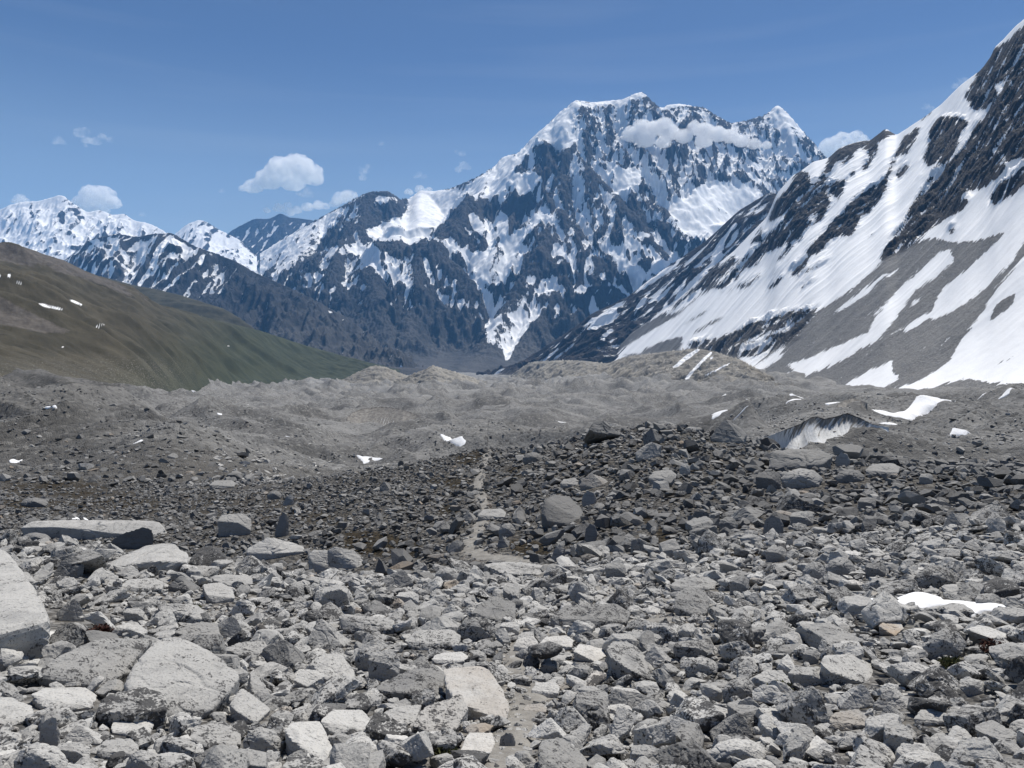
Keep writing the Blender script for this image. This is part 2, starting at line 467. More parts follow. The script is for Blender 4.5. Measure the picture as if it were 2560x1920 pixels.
    for p in ([(2040, 640), (2212, 640), (2212, 680), (2100, 680)], [(1340, 960), (1500, 880), (1650, 830), (1790, 760), (1900, 700), (1860, 790), (1780, 870), (1740, 960), (1640, 1030), (1500, 1090), (1400, 1060)],
              [(1760, 950), (1900, 900), (2050, 900), (2212, 1000), (2200, 1060), (2060, 1040), (1960, 960), (1850, 980)], [(2080, 1010), (2200, 1000), (2212, 1080), (2120, 1090)], [(1640, 1090), (1700, 1060), (1790, 1080), (1720, 1110)]):
        A('A', p, 0.75)
    return m.done(3.0)

def main_peak(mat):
    px = np.arange(650, 2310, 2.3)
    d = np.arange(5300, 10300, 9.5)
    PX, D = np.meshgrid(px, d)
    X = (PX - 1280) / F * D
    wx = X + 95 * fbm2(X / 620, D / 620, 4, seed=3) + 24 * fbm2(X / 130, D / 130, 3, seed=5)
    wy = D + 95 * fbm2(X / 620, D / 620, 4, seed=13) + 24 * fbm2(X / 130, D / 130, 3, seed=15)
    H, DI = ridge_field(wx, wy, RIDGES)
    floor = -90 + (D - 5300) * 0.12 + 40 * fbm2(X / 500, D / 500, 3, seed=21)
    amp = np.clip(DI / 420, 0, 1)
    m = main_paint()
    pv0 = blur2(m.at(PX, HOR - F * np.maximum(H, floor) / D), 2)
    calm = 1 - 0.88 * np.clip(pv0, 0, 1)
    ribs = ridged2(X / 250, D / 420, 5, 0.55, seed=31)
    H = H + amp * (ribs - 0.45) * 210 * (0.10 + 0.90 * calm) + (ridged2(X / 70, D / 110, 4, 0.6, seed=41) - 0.45) * 60 * np.clip(0.35 + amp, 0, 1) * calm
    H = H + (ridged2(X / 30 + D / 300, D / 48, 3, 0.6, seed=43) - 0.45) * 26 * calm
    k = 60.0
    H = floor + k * np.logaddexp(0, (H - floor) / k)
    c = np.array(SKY, float)
    tgt = (HOR - np.interp(px, c[:, 0], c[:, 1])) / F
    cur = (H / D).max(0)
    ratio = blur(tgt / cur, 2, 0)
    H = np.where(H > 0, H * ratio[None], H)
    PY = HOR - F * H / D

    pv = m.at(PX, PY)
    warp = 9 * fbm2(X / 90, H / 90, 3, seed=51)
    pv = 0.5 * pv + 0.5 * m.at(PX + warp, PY + warp * 0.7)
    cc = np.tanh(concavity(H, 1, 5) / 11.0)
    streak = fbm2(X / 38 + H / 220, H / 95 + X / 400, 5, 0.62, seed=61)
    bands = perlin2(X / 260, H / 27 + 0.9 * fbm2(X / 130, H / 130, 3, seed=66), seed=71)
    up = sstep(600, 2400, H)
    hi = sstep(900, 1700, H) * (PX > 1430)
    gx = np.gradient(H, axis=1) / np.gradient(X, axis=1)
    side = np.tanh(2.2 * (blur2(gx, 0.8) - blur2(gx, 9))) + 0.5 * np.tanh(1.5 * (blur2(gx, 4) - blur2(gx, 22)))
    flute = fbm2(X / 9 + H / 60, H / 48, 3, 0.6, seed=63)
    s = 0.10 * up - 0.20 + 0.42 * streak + 0.38 * cc + 0.36 * side + 0.30 * fbm2(X / 210, H / 260, 3, seed=65) + hi * (0.50 * bands + 0.16) + 0.95 * pv + 0.38 * flute
    lo = sstep(700, 200, H) * (1 - np.clip(pv, 0, 1))
    s = s - 0.36 * lo + 0.75 * np.clip(cc, 0, 1) * sstep(150, 500, H) * sstep(1300, 800, H)
    attrs = {"snow": np.clip(0.5 + 0.5 * s, 0, 1), "scree": sstep(600, 50, H) * (0.35 + 0.5 * fbm2(X / 160, H / 200, 3, seed=81))}
    return grid_obj("mountain", X, D, H, mat, attrs)

M_far = mat_alpine("far_rock_and_snow", (0.014, 0.017, 0.023), (0.042, 0.044, 0.050), (0.085, 0.084, 0.084), (0.135, 0.130, 0.126), 0.014, (1, 1, 1), None, 14.0)
o = main_peak(M_far)
tag(o, "great snow peak with a long summit crest above the end of the valley", "mountain", kind="structure")

# ---- far snow ranges on the left
def far_range(name, label, cols, seed, snow_bias, rough, amp=150, scl=420, striped=False, mask=None):
    def rel(X, Y, T, PX, PY):
        w = np.clip(np.minimum(T * 4, np.where(T <= 1, (1.02 - T) * 5 + 0.12, 1)), 0, 1)
        return ((ridged2(X / scl, Y / (scl * 1.9), 5, 0.55, seed=seed) - 0.45) * amp + (ridged2(X / 110, Y / 210, 4, 0.6, seed=seed + 7) - 0.45) * amp * 0.3) * w
    X, Y, Z, T, PX, PY = ruled(cols, 2.3, 190, 1.1, 0.6, 14, rel, rough, seed)
    cc = np.tanh(concavity(Z, 1, 5) / 12.0)
    st = fbm2(X / 60 - Z / 200, Z / 120 + X / 300, 5, 0.62, seed=seed + 3)
    gx = np.gradient(Z, axis=1) / np.gradient(X, axis=1)
    side = np.tanh(2.2 * (blur2(gx, 0.8) - blur2(gx, 9)))
    s = snow_bias(PX, PY, Z) + 0.5 * st + 0.36 * cc + 0.42 * side
    if mask is not None:
        w = 5 * fbm2(X / 90, Z / 90, 3, seed=seed + 5)
        s = s + mask.at(PX + w, PY + w)
    return tag(grid_obj(name, X, Y, Z, M_far, {"snow": np.clip(0.5 + 0.5 * s, 0, 1), "scree": 0.4 * sstep(500, 100, Z)}), label, "mountain", kind="structure")

colsL = [(-170, 560, 11200, 720, 9400), (-60, 530, 11200, 720, 9400), (0, 525, 11200, 730, 9400), (41, 507, 11200, 730, 9400), (90, 503, 11200, 735, 9400), (122, 496, 11200, 735, 9400), (156, 489, 11200, 735, 9400), (181, 507, 11200, 735, 9400),
         (217, 530, 11100, 740, 9400), (249, 525, 11100, 740, 9400), (280, 537, 11100, 745, 9400), (312, 535, 11000, 750, 9400), (339, 553, 11000, 750, 9400), (380, 562, 10900, 750, 9400), (409, 577, 10900, 755, 9400), (470, 620, 10800, 760, 9400), (560, 700, 10600, 780, 9400)]
mk = Mask(-180, 470, 600, 800)
for p in ([(320, 720), (350, 720), (370, 800), (345, 810)], [(160, 690), (180, 690), (190, 760), (170, 760)], [(400, 700), (460, 740), (480, 780), (420, 760)], [(560, 840), (640, 860), (480, 960), (390, 990), (440, 920)]):
    mk.add('A', p, -0.8)
mk.done(2)
far_range("mountain", "distant snow covered ridge on the left with a jagged crest", colsL, 201, lambda PX, PY, Z: 0.60 + 0.1 * sstep(640, 540, PY), 5.0, 170, 380, mask=mk)
colsP = [(380, 640, 12800, 760, 10800), (443, 580, 12800, 760, 10800), (466, 562, 12800, 760, 10800), (497, 549, 12800, 760, 10800), (520, 557, 12800, 760, 10800), (549, 575, 12800, 760, 10800), (600, 600, 12700, 760, 10800), (640, 640, 12600, 760, 10800)]
far_range("mountain", "small white pyramid peak left of the low dark far summit", colsP, 231, lambda PX, PY, Z: 0.52 + 0 * PX, 3.0, 130, 420)
colsQ = [(540, 600, 14200, 720, 12500), (572, 583, 14200, 720, 12500), (592, 568, 14200, 720, 12500), (633, 548, 14200, 720, 12500), (678, 546, 14200, 720, 12500), (701, 532, 14200, 720, 12500), (723, 544, 14200, 720, 12500), (769, 548, 14200, 720, 12500), (789, 553, 14200, 720, 12500), (840, 590, 14200, 720, 12500)]
far_range("mountain", "low dark blue summit farthest off behind the left shoulder of the great peak", colsQ, 251, lambda PX, PY, Z: -0.25 + 0 * PX, 2.5, 150, 420)

# ---- dark spur in front of the left range
colsD = [(60, 690, 8200, 800, 6800), (130, 668, 8100, 800, 6700), (172, 643, 8000, 820, 6600), (226, 598, 7900, 830, 6500), (298, 584, 7700, 840, 6300), (344, 593, 7600, 850, 6200), (384, 584, 7500, 860, 6000), (429, 582, 7400, 870, 5900), (488, 616, 7200, 880, 5700),
         (579, 648, 6900, 890, 5500), (633, 679, 6700, 900, 5300), (746, 729, 6300, 905, 5000), (859, 788, 6000, 910, 4800), (949, 855, 5700, 915, 4700), (1000, 892, 5500, 918, 4600), (1060, 915, 5300, 922, 4600)]
mk = Mask(50, 560, 1080, 940)
for p in ([(500, 890), (540, 880), (700, 1040), (770, 1090), (740, 1080), (600, 960)], [(590, 870), (650, 880), (720, 1000), (680, 980)], [(940, 860), (1060, 930), (1000, 920), (930, 900), (870, 1000), (840, 960)], [(760, 1130), (800, 1080), (850, 1000), (820, 1090), (780, 1140)], [(1120, 1060), (1140, 1060), (1130, 1130)], [(780, 880), (800, 940), (800, 980), (770, 940)]):
    mk.add('A', p, 0.8)
mk.add('A', [(1180, 980), (1300, 1010), (1650, 1180), (2100, 1460), (2212, 1640), (1500, 1640), (1000, 1250), (1080, 1180), (1300, 1180)], -0.6)
mk.done(2)
far_range("mountain", "dark blue rocky spur with thin snow gullies running down to the valley floor", colsD, 271, lambda PX, PY, Z: -0.16 + 0.36 * sstep(760, 620, PY), 3.0, 190, 330, mask=mk)

# ---- blue spur behind the right slope
colsB = [(1190, 935, 5300, 940, 5000), (1230, 925, 5200, 935, 4800), (1290, 912, 5050, 935, 4500), (1340, 880, 5000, 935, 4300), (1420, 830, 4900, 935, 4100), (1474, 788, 4800, 935, 3950), (1569, 742, 4700, 935, 3800), (1650, 679, 4600, 935, 3700), (1759, 607, 4500, 935, 3600),
         (1849, 525, 4400, 930, 3500), (1900, 494, 4350, 930, 3450), (1930, 480, 4320, 930, 3450), (1944, 486, 4300, 930, 3450), (2020, 520, 4250, 930, 3450), (2150, 560, 4200, 930, 3400)]
def rel_b(X, Y, T, PX, PY):
    w = np.clip(np.minimum(T * 5, np.where(T <= 1, (1.02 - T) * 5 + 0.1, 1)), 0, 1)
    return ((ridged2(Y / 210 + X / 900, X / 520, 5, 0.55, seed=301) - 0.45) * 95 + (ridged2(Y / 60, X / 150, 4, 0.6, seed=307) - 0.45) * 28) * w
X, Y, Z, T, PX, PY = ruled(colsB, 2.2, 260, 1.15, 0.5, 14, rel_b, 3.0, 301)
mk = Mask(1180, 460, 2160, 950)
for p in ([(1280, 860), (1320, 880), (1540, 700), (1640, 580), (1700, 480), (1660, 480), (1560, 590), (1440, 700)], [(1110, 1060), (1140, 1050), (1200, 900), (1160, 950)], [(960, 940), (1150, 830), (1240, 720), (1210, 740), (1080, 840)], [(800, 1080), (900, 960), (1000, 800), (960, 820), (860, 940)],
          [(280, 1200), (350, 1090), (520, 1000), (700, 890), (640, 990), (590, 1140), (440, 1180), (340, 1220)], [(350, 1480), (430, 1400), (560, 1200), (580, 1210), (460, 1370), (360, 1490)], [(430, 1300), (560, 1230), (590, 1150), (500, 1290), (440, 1320)],
          [(1700, 480), (1660, 520), (1720, 300), (1820, 180), (1940, 20), (1960, 40), (1840, 200), (1790, 330), (1770, 430)], [(1250, 830), (1330, 740), (1400, 620), (1380, 720), (1290, 820)], [(780, 840), (1000, 650), (1300, 460), (1480, 330), (1400, 400), (1240, 540), (1010, 690), (850, 800)], [(1470, 550), (1520, 470), (1480, 540)]):
    mk.add('b', p, 0.9)
mk.add('b', [(100, 1560), (200, 1300), (420, 1250), (380, 1480), (300, 1560)], -0.4)
mk.done(2)
w = 6 * fbm2(X / 60, Y / 60, 3, seed=311)
s = -0.22 + 1.0 * fbm2(Y / 30 + X / 160, X / 170, 5, 0.62, seed=313) + 0.25 * np.tanh(concavity(Z, 1, 5) / 6.0) + 1.0 * mk.at(PX + w, PY + w) + 0.15 * sstep(800, 560, PY)
M_mid = mat_alpine("spur_rock_and_snow", (0.014, 0.015, 0.021), (0.040, 0.036, 0.040), (0.060, 0.052, 0.050), (0.09, 0.08, 0.075), 0.03, (1, 1, 1), None, 7.0)
tag(grid_obj("mountain", X, Y, Z, M_mid, {"snow": np.clip(0.5 + 0.5 * s, 0, 1), "scree": 0.6 * sstep(860, 930, PY) * np.ones_like(Z)}),
    "dark blue spur streaked with snow, standing behind the snowy right slope", "mountain", kind="structure")

# ---- right valley side
colsR = [(1455, 915, 4750, 921, 4600), (1470, 911, 4650, 921, 4400), (1490, 903, 4500, 921, 4200), (1527, 871, 4350, 925, 3800), (1592, 823, 4150, 930, 3300), (1680, 762, 3900, 940, 2700), (1745, 703, 3750, 950, 2300), (1836, 626, 3500, 965, 1900),
         (1917, 542, 3350, 970, 1700), (1942, 485, 3300, 972, 1650), (1980, 440, 3250, 974, 1570), (2003, 427, 3200, 975, 1520), (2034, 404, 3150, 976, 1450), (2071, 395, 3100, 977, 1400), (2098, 370, 3050, 978, 1350), (2130, 358, 3000, 979, 1290),
         (2159, 352, 2950, 980, 1230), (2175, 351, 2930, 981, 1200), (2195, 336, 2910, 982, 1170), (2214, 321, 2900, 983, 1140), (2228, 330, 2850, 983, 1120), (2241, 337, 2800, 984, 1100), (2263, 324, 2720, 984, 1080), (2309, 294, 2600, 984, 1030), (2354, 260, 2500, 983, 1000),
         (2399, 215, 2350, 982, 960), (2449, 177, 2250, 980, 930), (2478, 141, 2200, 978, 910), (2485, 120, 2190, 978, 905), (2507, 100, 2150, 977, 890), (2540, 64, 2090, 976, 870), (2560, 48, 2050, 975, 860), (2620, -10, 1980, 974, 830), (2720, -90, 1900, 972, 780), (2860, -180, 1850, 970, 740)]
mk = Mask(1440, 20, 2880, 1010)          # snow (+) and bare ground (-)
sc = Mask(1440, 20, 2880, 1010)          # scree (1) rather than rock (0)
mk.v[:] = 0.95
A = mk.add
GREY = [(1150, 1670), (1280, 1580), (1420, 1450), (1560, 1380), (1700, 1310), (1830, 1340), (1950, 1330), (2212, 1240), (2300, 1240), (2960, 1300), (2960, 2250), (700, 2250), (660, 2080), (740, 2000), (900, 1880), (1020, 1750)]
A('C', GREY, -0.8); sc.add('C', GREY, 1.0)
for p in ([(2250, 120), (2220, 130), (2100, 230), (2030, 290), (1970, 380), (1910, 480), (1880, 530), (1930, 610), (2000, 600), (2040, 560), (2010, 620), (1940, 690), (1910, 760), (1830, 860), (1760, 920), (1700, 1000), (1650, 1050), (1590, 1130), (1540, 1240), (1430, 1390), (1420, 1440), (1480, 1440), (1600, 1360), (1690, 1270), (1780, 1210), (1880, 1160), (1920, 1110), (1860, 1090), (1880, 1060), (2000, 1040), (2120, 940), (2100, 900), (2230, 870), (2900, 600), (2900, -100), (2300, 0)],
          [(1730, 650), (1840, 640), (1920, 680), (1870, 740), (1820, 860), (1760, 910), (1690, 925), (1650, 880), (1680, 800), (1680, 740)],
          [(2230, 900), (2160, 960), (2060, 1030), (2020, 1090), (2040, 1140), (2150, 1080), (2230, 1010)],
          [(1360, 780), (1440, 708), (1512, 745), (1430, 772), (1390, 795)], [(1700, 970), (1740, 970), (1700, 1010), (1665, 1000)], [(1640, 990), (1650, 995), (1640, 1008), (1630, 1000)],
          [(1460, 940), (1540, 760), (1560, 740), (1590, 740), (1560, 800), (1560, 840), (1500, 900), (1470, 980), (1420, 1100), (1340, 1200), (1300, 1180), (1400, 1040)], [(1590, 720), (1650, 690), (1610, 780), (1570, 860), (1550, 850)], [(1500, 960), (1560, 890), (1580, 920), (1520, 990)], [(1640, 660), (1700, 600), (1720, 600), (1660, 660), (1620, 690)],
          [(1780, 1280), (1850, 1240), (1800, 1300)]):
    A('C', p, -0.9)
for p in ([(1640, 200), (1780, 80), (2030, 10), (2110, 10), (2212, 60), (2200, 100), (2130, 200), (2080, 330), (2010, 330), (2030, 260), (2090, 170), (2040, 110), (1980, 110), (1900, 200), (1800, 290), (1760, 260), (1750, 170), (1700, 330), (1640, 430), (1590, 480), (1450, 560), (1400, 660), (1330, 720), (1230, 790), (1300, 700), (1310, 620), (1300, 500), (1310, 400), (1280, 380), (1310, 340), (1420, 350), (1440, 500), (1560, 400), (1620, 260)],
          [(1280, 380), (1310, 400), (1300, 650), (1280, 720), (1230, 800), (1380, 700), (1480, 560), (1600, 500), (1700, 470), (1850, 400), (1960, 270), (1940, 380), (1840, 440), (1820, 560), (1760, 640), (1650, 760), (1560, 900), (1470, 940), (1380, 1010), (1330, 1130), (1220, 1120), (1080, 1200), (960, 1250), (860, 1380), (740, 1420), (660, 1480), (640, 1540), (540, 1600), (470, 1659), (150, 1659), (220, 1560), (420, 1420), (600, 1250), (760, 1150), (860, 1000), (960, 900), (1060, 680), (1130, 600), (1220, 490)],
          [(2212, 470), (2100, 520), (2000, 580), (1860, 700), (1800, 820), (1700, 880), (1560, 1040), (1440, 1180), (1370, 1270), (1500, 1280), (1600, 1220), (1650, 1120), (1780, 1060), (1900, 1060), (1950, 980), (2000, 850), (2010, 760), (2130, 690), (2212, 620), (2300, 540), (2300, 430)],
          [(1450, 1270), (1420, 1330), (1390, 1410), (1290, 1490), (1210, 1510), (1230, 1420), (1330, 1340)], [(1690, 1300), (1600, 1390), (1430, 1450), (1300, 1540), (1280, 1530), (1400, 1440), (1560, 1370)], [(1180, 1480), (1120, 1560), (1000, 1659), (940, 1659), (1060, 1550)],
          [(1250, 1330), (1100, 1450), (900, 1600), (860, 1640), (1050, 1460)], [(1230, 1110), (1260, 1180), (1100, 1340), (1060, 1360), (1150, 1220)], [(2150, 1010), (2070, 1080), (2060, 1100), (2140, 1040)], [(940, 1430), (820, 1530), (620, 1659), (700, 1659), (860, 1540)],
          [(1520, 1550), (1340, 1659), (1290, 1659), (1450, 1550)]):
    A('d', p, -0.9)
for p in ([(1660, 610), (1700, 600), (1720, 640), (1690, 700), (1640, 690)], [(1430, 850), (1540, 800), (1480, 880), (1400, 930)], [(1170, 800), (1140, 900), (900, 1100), (880, 1060), (950, 930)], [(1060, 1100), (1120, 1100), (1040, 1150)], [(990, 1330), (1060, 1240), (1210, 1110), (1180, 1180), (1080, 1300), (980, 1360)],
          [(780, 1250), (620, 1330), (600, 1270), (740, 1160), (880, 1130), (860, 1190)], [(300, 1659), (480, 1500), (700, 1290), (760, 1240), (660, 1390), (480, 1560), (360, 1659)]):
    A('d', p, 0.7)
for p in ([(2040, 480), (2100, 440), (2090, 500), (2050, 590), (2040, 580), (2070, 520)], [(2110, 420), (2140, 440), (2140, 490)], [(1975, 515), (2005, 512), (1990, 530)], [(2090, 670), (2180, 620), (2140, 660), (2100, 680)], [(2030, 830), (2070, 830), (2120, 900), (2090, 870)], [(1870, 880), (1940, 770), (1900, 850)], [(1670, 830), (1690, 800), (1690, 820)], [(2530, 60), (2540, 50), (2520, 90)], [(2100, 230), (2212, 118), (2212, 130), (2120, 230)]):
    A('C', p, 0.8)
# snow tongues over the scree, then the dark boulder fan and the streaked scree at the foot
for p in ([(1145, 300), (1280, 200), (1400, 100), (1600, 10), (1400, 120), (1330, 200), (1200, 280)],
          [(680, 695), (780, 680), (950, 610), (900, 580), (1060, 530), (1230, 450), (1350, 400), (1400, 300), (1550, 130), (1640, 60), (1740, -40), (1800, -60), (1830, 0), (1700, 110), (1600, 170), (1480, 350), (1400, 440), (1200, 560), (1000, 640), (860, 705), (900, 650), (780, 705)],
          [(1440, 420), (1540, 380), (1700, 280), (1760, 160), (1900, 50), (2100, -140), (2212, -240), (2400, -380), (2500, -380), (2212, -100), (2150, 0), (2000, 150), (1900, 230), (1760, 310), (1680, 330), (1560, 390)],
          [(1470, 725), (1650, 660), (1800, 560), (1880, 420), (1980, 300), (2060, 150), (2212, -20), (2400, -250), (2960, -300), (2960, 700), (2212, 700), (1900, 655), (1780, 680), (1620, 735), (1500, 750)],
          [(1200, 698), (1300, 640), (1480, 555), (1480, 620), (1530, 650), (1440, 705), (1300, 695)], [(660, 655), (720, 600), (850, 500), (905, 460), (860, 540), (760, 610)], [(1930, 240), (1975, 195), (1960, 220)], [(1580, 240), (1680, 190), (1600, 250)]):
    A('D', p, 0.85)
for p in ([(2000, 350), (2060, 240), (2170, 180), (2150, 240), (2060, 320)], [(2212, 520), (2100, 560), (2000, 640), (1980, 650), (2080, 560), (2150, 530)], [(1280, 500), (1310, 480), (1300, 510)]):
    A('D', p, -0.8); sc.add('D', p, 0.9)
FAN = [(340, 465), (540, 420), (700, 350), (900, 290), (1080, 250), (1040, 310), (950, 440), (880, 470), (700, 540), (560, 530), (400, 500)]
A('D', FAN, -0.8); sc.add('D', FAN, 0.25)
for p in ([(545, 485), (640, 460), (750, 420), (880, 380), (1020, 330), (900, 390), (700, 450), (600, 485)], [(610, 492), (800, 438), (840, 450), (700, 492)], [(720, 380), (860, 335), (940, 310), (860, 350)]):
    A('D', p, 0.75)
for p in ([(400, 1580), (560, 1430), (830, 1200), (1100, 1070), (1240, 1040), (1400, 940), (1700, 700), (1760, 690), (1500, 900), (1300, 1060), (900, 1290), (700, 1420), (560, 1560)], [(900, 1440), (1100, 1350), (1370, 1270), (1350, 1400), (1240, 1450), (960, 1500)], [(1800, 830), (2000, 690), (2150, 600), (2000, 720), (1850, 830)], [(1340, 1160), (1600, 1000), (1720, 910), (1600, 1040), (1400, 1160)],
          [(1420, 1300), (1480, 1230), (1700, 1100), (1900, 1030), (1700, 1150), (1560, 1230)]):
    A('b', p, -0.8); sc.add('b', p, 0.75)
A('b', [(250, 1600), (420, 1570), (850, 1200), (1180, 1000), (1560, 660), (1700, 500), (1790, 440), (1690, 640), (1400, 880), (1100, 1100), (760, 1330), (560, 1470), (400, 1659)], -0.8)
BOT = [(0, 520), (400, 490), (640, 540), (660, 690), (900, 715), (1200, 710), (1480, 740), (1650, 730), (1900, 670), (2212, 705), (2960, 705), (2960, 800), (0, 800)]
A('D', BOT, -0.8); sc.add('D', BOT, 1.0)
rockm = Mask(1440, 20, 2880, 1010); rockm.v = (mk.v < 0) * (sc.v < 0.5) * 1.0
mk.done(4.5); sc.done(4); rockm.done(7)
def rel_r(X, Y, T, PX, PY):
    w = np.clip(np.minimum(T * 5, np.where(T <= 1, (1.01 - T) * 8 + 0.05, 1)), 0, 1)
    rk = rockm.at(PX, PY)
    big = (ridged2(Y / 260 + X / 1500, X / 900, 4, 0.5, seed=401) - 0.45) * (18 + 24 * rk)
    mid = (ridged2(Y / 75 + X / 420, X / 230, 5, 0.6, seed=403) - 0.42) * 30
    fine = (ridged2(Y / 22 + X / 120, X / 52, 4, 0.65, seed=405) - 0.42) * 13
    sfine = fbm2(Y / 30 + X / 150, X / 200, 4, 0.55, seed=407) * 1.8
    return (big + rk * (1.4 * mid + 1.4 * fine + 4) + (1 - rk) * sfine) * w
X, Y, Z, T, PX, PY = ruled(colsR, 2.0, 620, 1.22, 0.4, 14, rel_r, 2.0, 401)
wv = 9 * fbm2(Y / 26 + X / 140, X / 70, 5, 0.65, seed=411)
wu = 5 * fbm2(Y / 22, X / 40, 3, seed=413)
pv = mk.at(PX + wv, PY - wv * 0.6 + wu)
rk = rockm.at(PX, PY)
st = fbm2(Y / 11 + X / 100, X / 150 + Z / 140, 5, 0.64, seed=415)
st2 = fbm2(Y / 4.5 + X / 60, X / 48 + Z / 60, 4, 0.66, seed=417)
gy = np.gradient(Z, axis=1) / np.hypot(np.gradient(X, axis=1), np.gradient(Y, axis=1))
sd_ = np.tanh(3.0 * (blur2(gy, 0.8) - blur2(gy, 8)))
s = pv * 0.95 + 1.15 * st + 0.95 * st2 - 0.35 * sd_ * (0.3 + rk) + 0.34 * np.tanh(concavity(Z, 1, 4) / 2.5) * (0.3 + rk) + 0.12
M_near = mat_alpine("slope_rock_scree_and_snow", (0.011, 0.0105, 0.012), (0.052, 0.048, 0.049), (0.135, 0.133, 0.129), (0.24, 0.236, 0.228), 0.06, (1, 1, 1), None, 3.5, 0.5)
tag(grid_obj("mountain", X, Y, Z, M_near, {"snow": np.clip(0.5 + 0.5 * s, 0, 1), "scree": np.clip(sc.at(PX, PY) + 0.25 * st, 0, 1)}),
    "steep valley side at right with dark rock ribs, long snow tongues and grey scree", "mountain", kind="structure")
# ------------------------------------------------------------------ hills on the left
def mat_hill():
    t = NT("alpine_turf_and_scree")
    n1 = t.noise(0.02, 6, 0.6); n2 = t.noise(0.12, 5, 0.65); n3 = t.noise(0.9, 3, 0.6)
    turf = t.mix(t.ramp(n1, 0.3, 0.7), (0.037, 0.034, 0.023), (0.072, 0.064, 0.045))
    green = t.mix(t.ramp(n1, 0.3, 0.7), (0.026, 0.034, 0.019), (0.048, 0.056, 0.032))
    scree = t.mix(t.ramp(n2, 0.3, 0.7), (0.066, 0.059, 0.053), (0.115, 0.103, 0.092))
    c = t.mix(t.attr("green"), turf, green)
    f = t.math('ADD', t.attr("scree"), t.math('MULTIPLY', t.math('SUBTRACT', n2, 0.5), 0.8))
    c = t.mix(t.ramp(f, 0.3, 0.75), c, scree)
    st = t.math('MULTIPLY', t.ramp(n3, 0.585, 0.64), t.attr("stones"))
    c = t.mix(st, c, (0.27, 0.265, 0.25))
    sn = t.math('ADD', t.attr("snow"), t.math('MULTIPLY', t.math('SUBTRACT', n2, 0.5), 0.3))
    c = t.mix(t.ramp(sn, 0.45, 0.55), c, (0.82, 0.83, 0.85))
    return t.finish(c, t.bump(t.math('ADD', n2, t.math('MULTIPLY', n3, 0.3)), 0.8, 1.5))
M_hill = mat_hill()

def hill(label, cols, seed, rows, amp, masks, prof=1.15, green=None, stones=None, dpx=2.5, rough=2.0):
    def rel(X, Y, T, PX, PY):
        w = np.clip(np.minimum(T * 5, np.where(T <= 1, (1.02 - T) * 6 + 0.08, 1)), 0, 1)
        return ((ridged2(Y / 260 - X / 900, X / 620, 4, 0.5, seed=seed) - 0.45) * amp + fbm2(Y / 60, X / 150, 5, 0.6, seed=seed + 3) * amp * 0.22 + (ridged2(Y / 70 - X / 300, X / 330, 4, 0.6, seed=seed + 4) - 0.45) * amp * 0.14 + fbm2(X / 38, Y / 38, 5, 0.6, seed=seed + 6) * amp * 0.12) * w
    X, Y, Z, T, PX, PY = ruled(cols, dpx, rows, prof, 0.5, 10, rel, rough, seed)
    wv = 8 * fbm2(X / 90, Y / 90, 3, seed=seed + 9)
    at = {}
    for k in ("scree", "snow"):
        m = Mask(-260, 560, 1100, 1040)
        for z, p, v in masks.get(k, []): m.add(z, p, v)
        m.done(4 if k == "scree" else 1.0)
        at[k] = m.at(PX + wv * (1 if k == "scree" else 0.2), PY + 0.7 * wv * (1 if k == "scree" else 0.2))
    at["green"] = green(PX, PY) + 0 * Z if green else 0 * Z
    at["stones"] = stones(PX, PY) + 0 * Z if stones else 0 * Z
    return tag(grid_obj("hill", X, Y, Z, M_hill, at), label, "hill", kind="structure")

colsH2 = [(250, 690, 4300, 900, 3200), (339, 714, 4200, 905, 3200), (384, 722, 4150, 905, 3200), (452, 738, 4100, 910, 3300), (560, 772, 4000, 915, 3400), (600, 795, 3980, 918, 3500), (651, 833, 3950, 920, 3600), (780, 882, 3900, 925, 3650), (900, 912, 3850, 928, 3700)]
hill("dark olive shoulder behind the crest of the brown hill, under the blue spur", colsH2, 501, 90, 40, {"scree": [('A', [(940, 1230), (1000, 1260), (1120, 1330), (1060, 1300)], 0.6)]}, green=lambda a, b: 0.25)
colsH1 = [(-260, 575, 1500, 955, 380), (-120, 592, 1600, 948, 420), (0, 607, 1750, 940, 480), (27, 606, 1780, 940, 490), (68, 620, 1830, 942, 510), (113, 636, 1900, 946, 530), (163, 652, 1980, 952, 560), (217, 679, 2060, 962, 590), (280, 702, 2150, 978, 620), (339, 720, 2240, 992, 660),
          (384, 756, 2330, 1000, 720), (410, 764, 2400, 1000, 800), (452, 774, 2480, 980, 1050), (500, 788, 2600, 966, 1400), (542, 801, 2720, 958, 1700), (642, 824, 3050, 950, 2200), (769, 865, 3400, 946, 2800), (882, 896, 3600, 943, 3200), (940, 910, 3700, 941, 3400), (1000, 925, 3800, 940, 3500)]
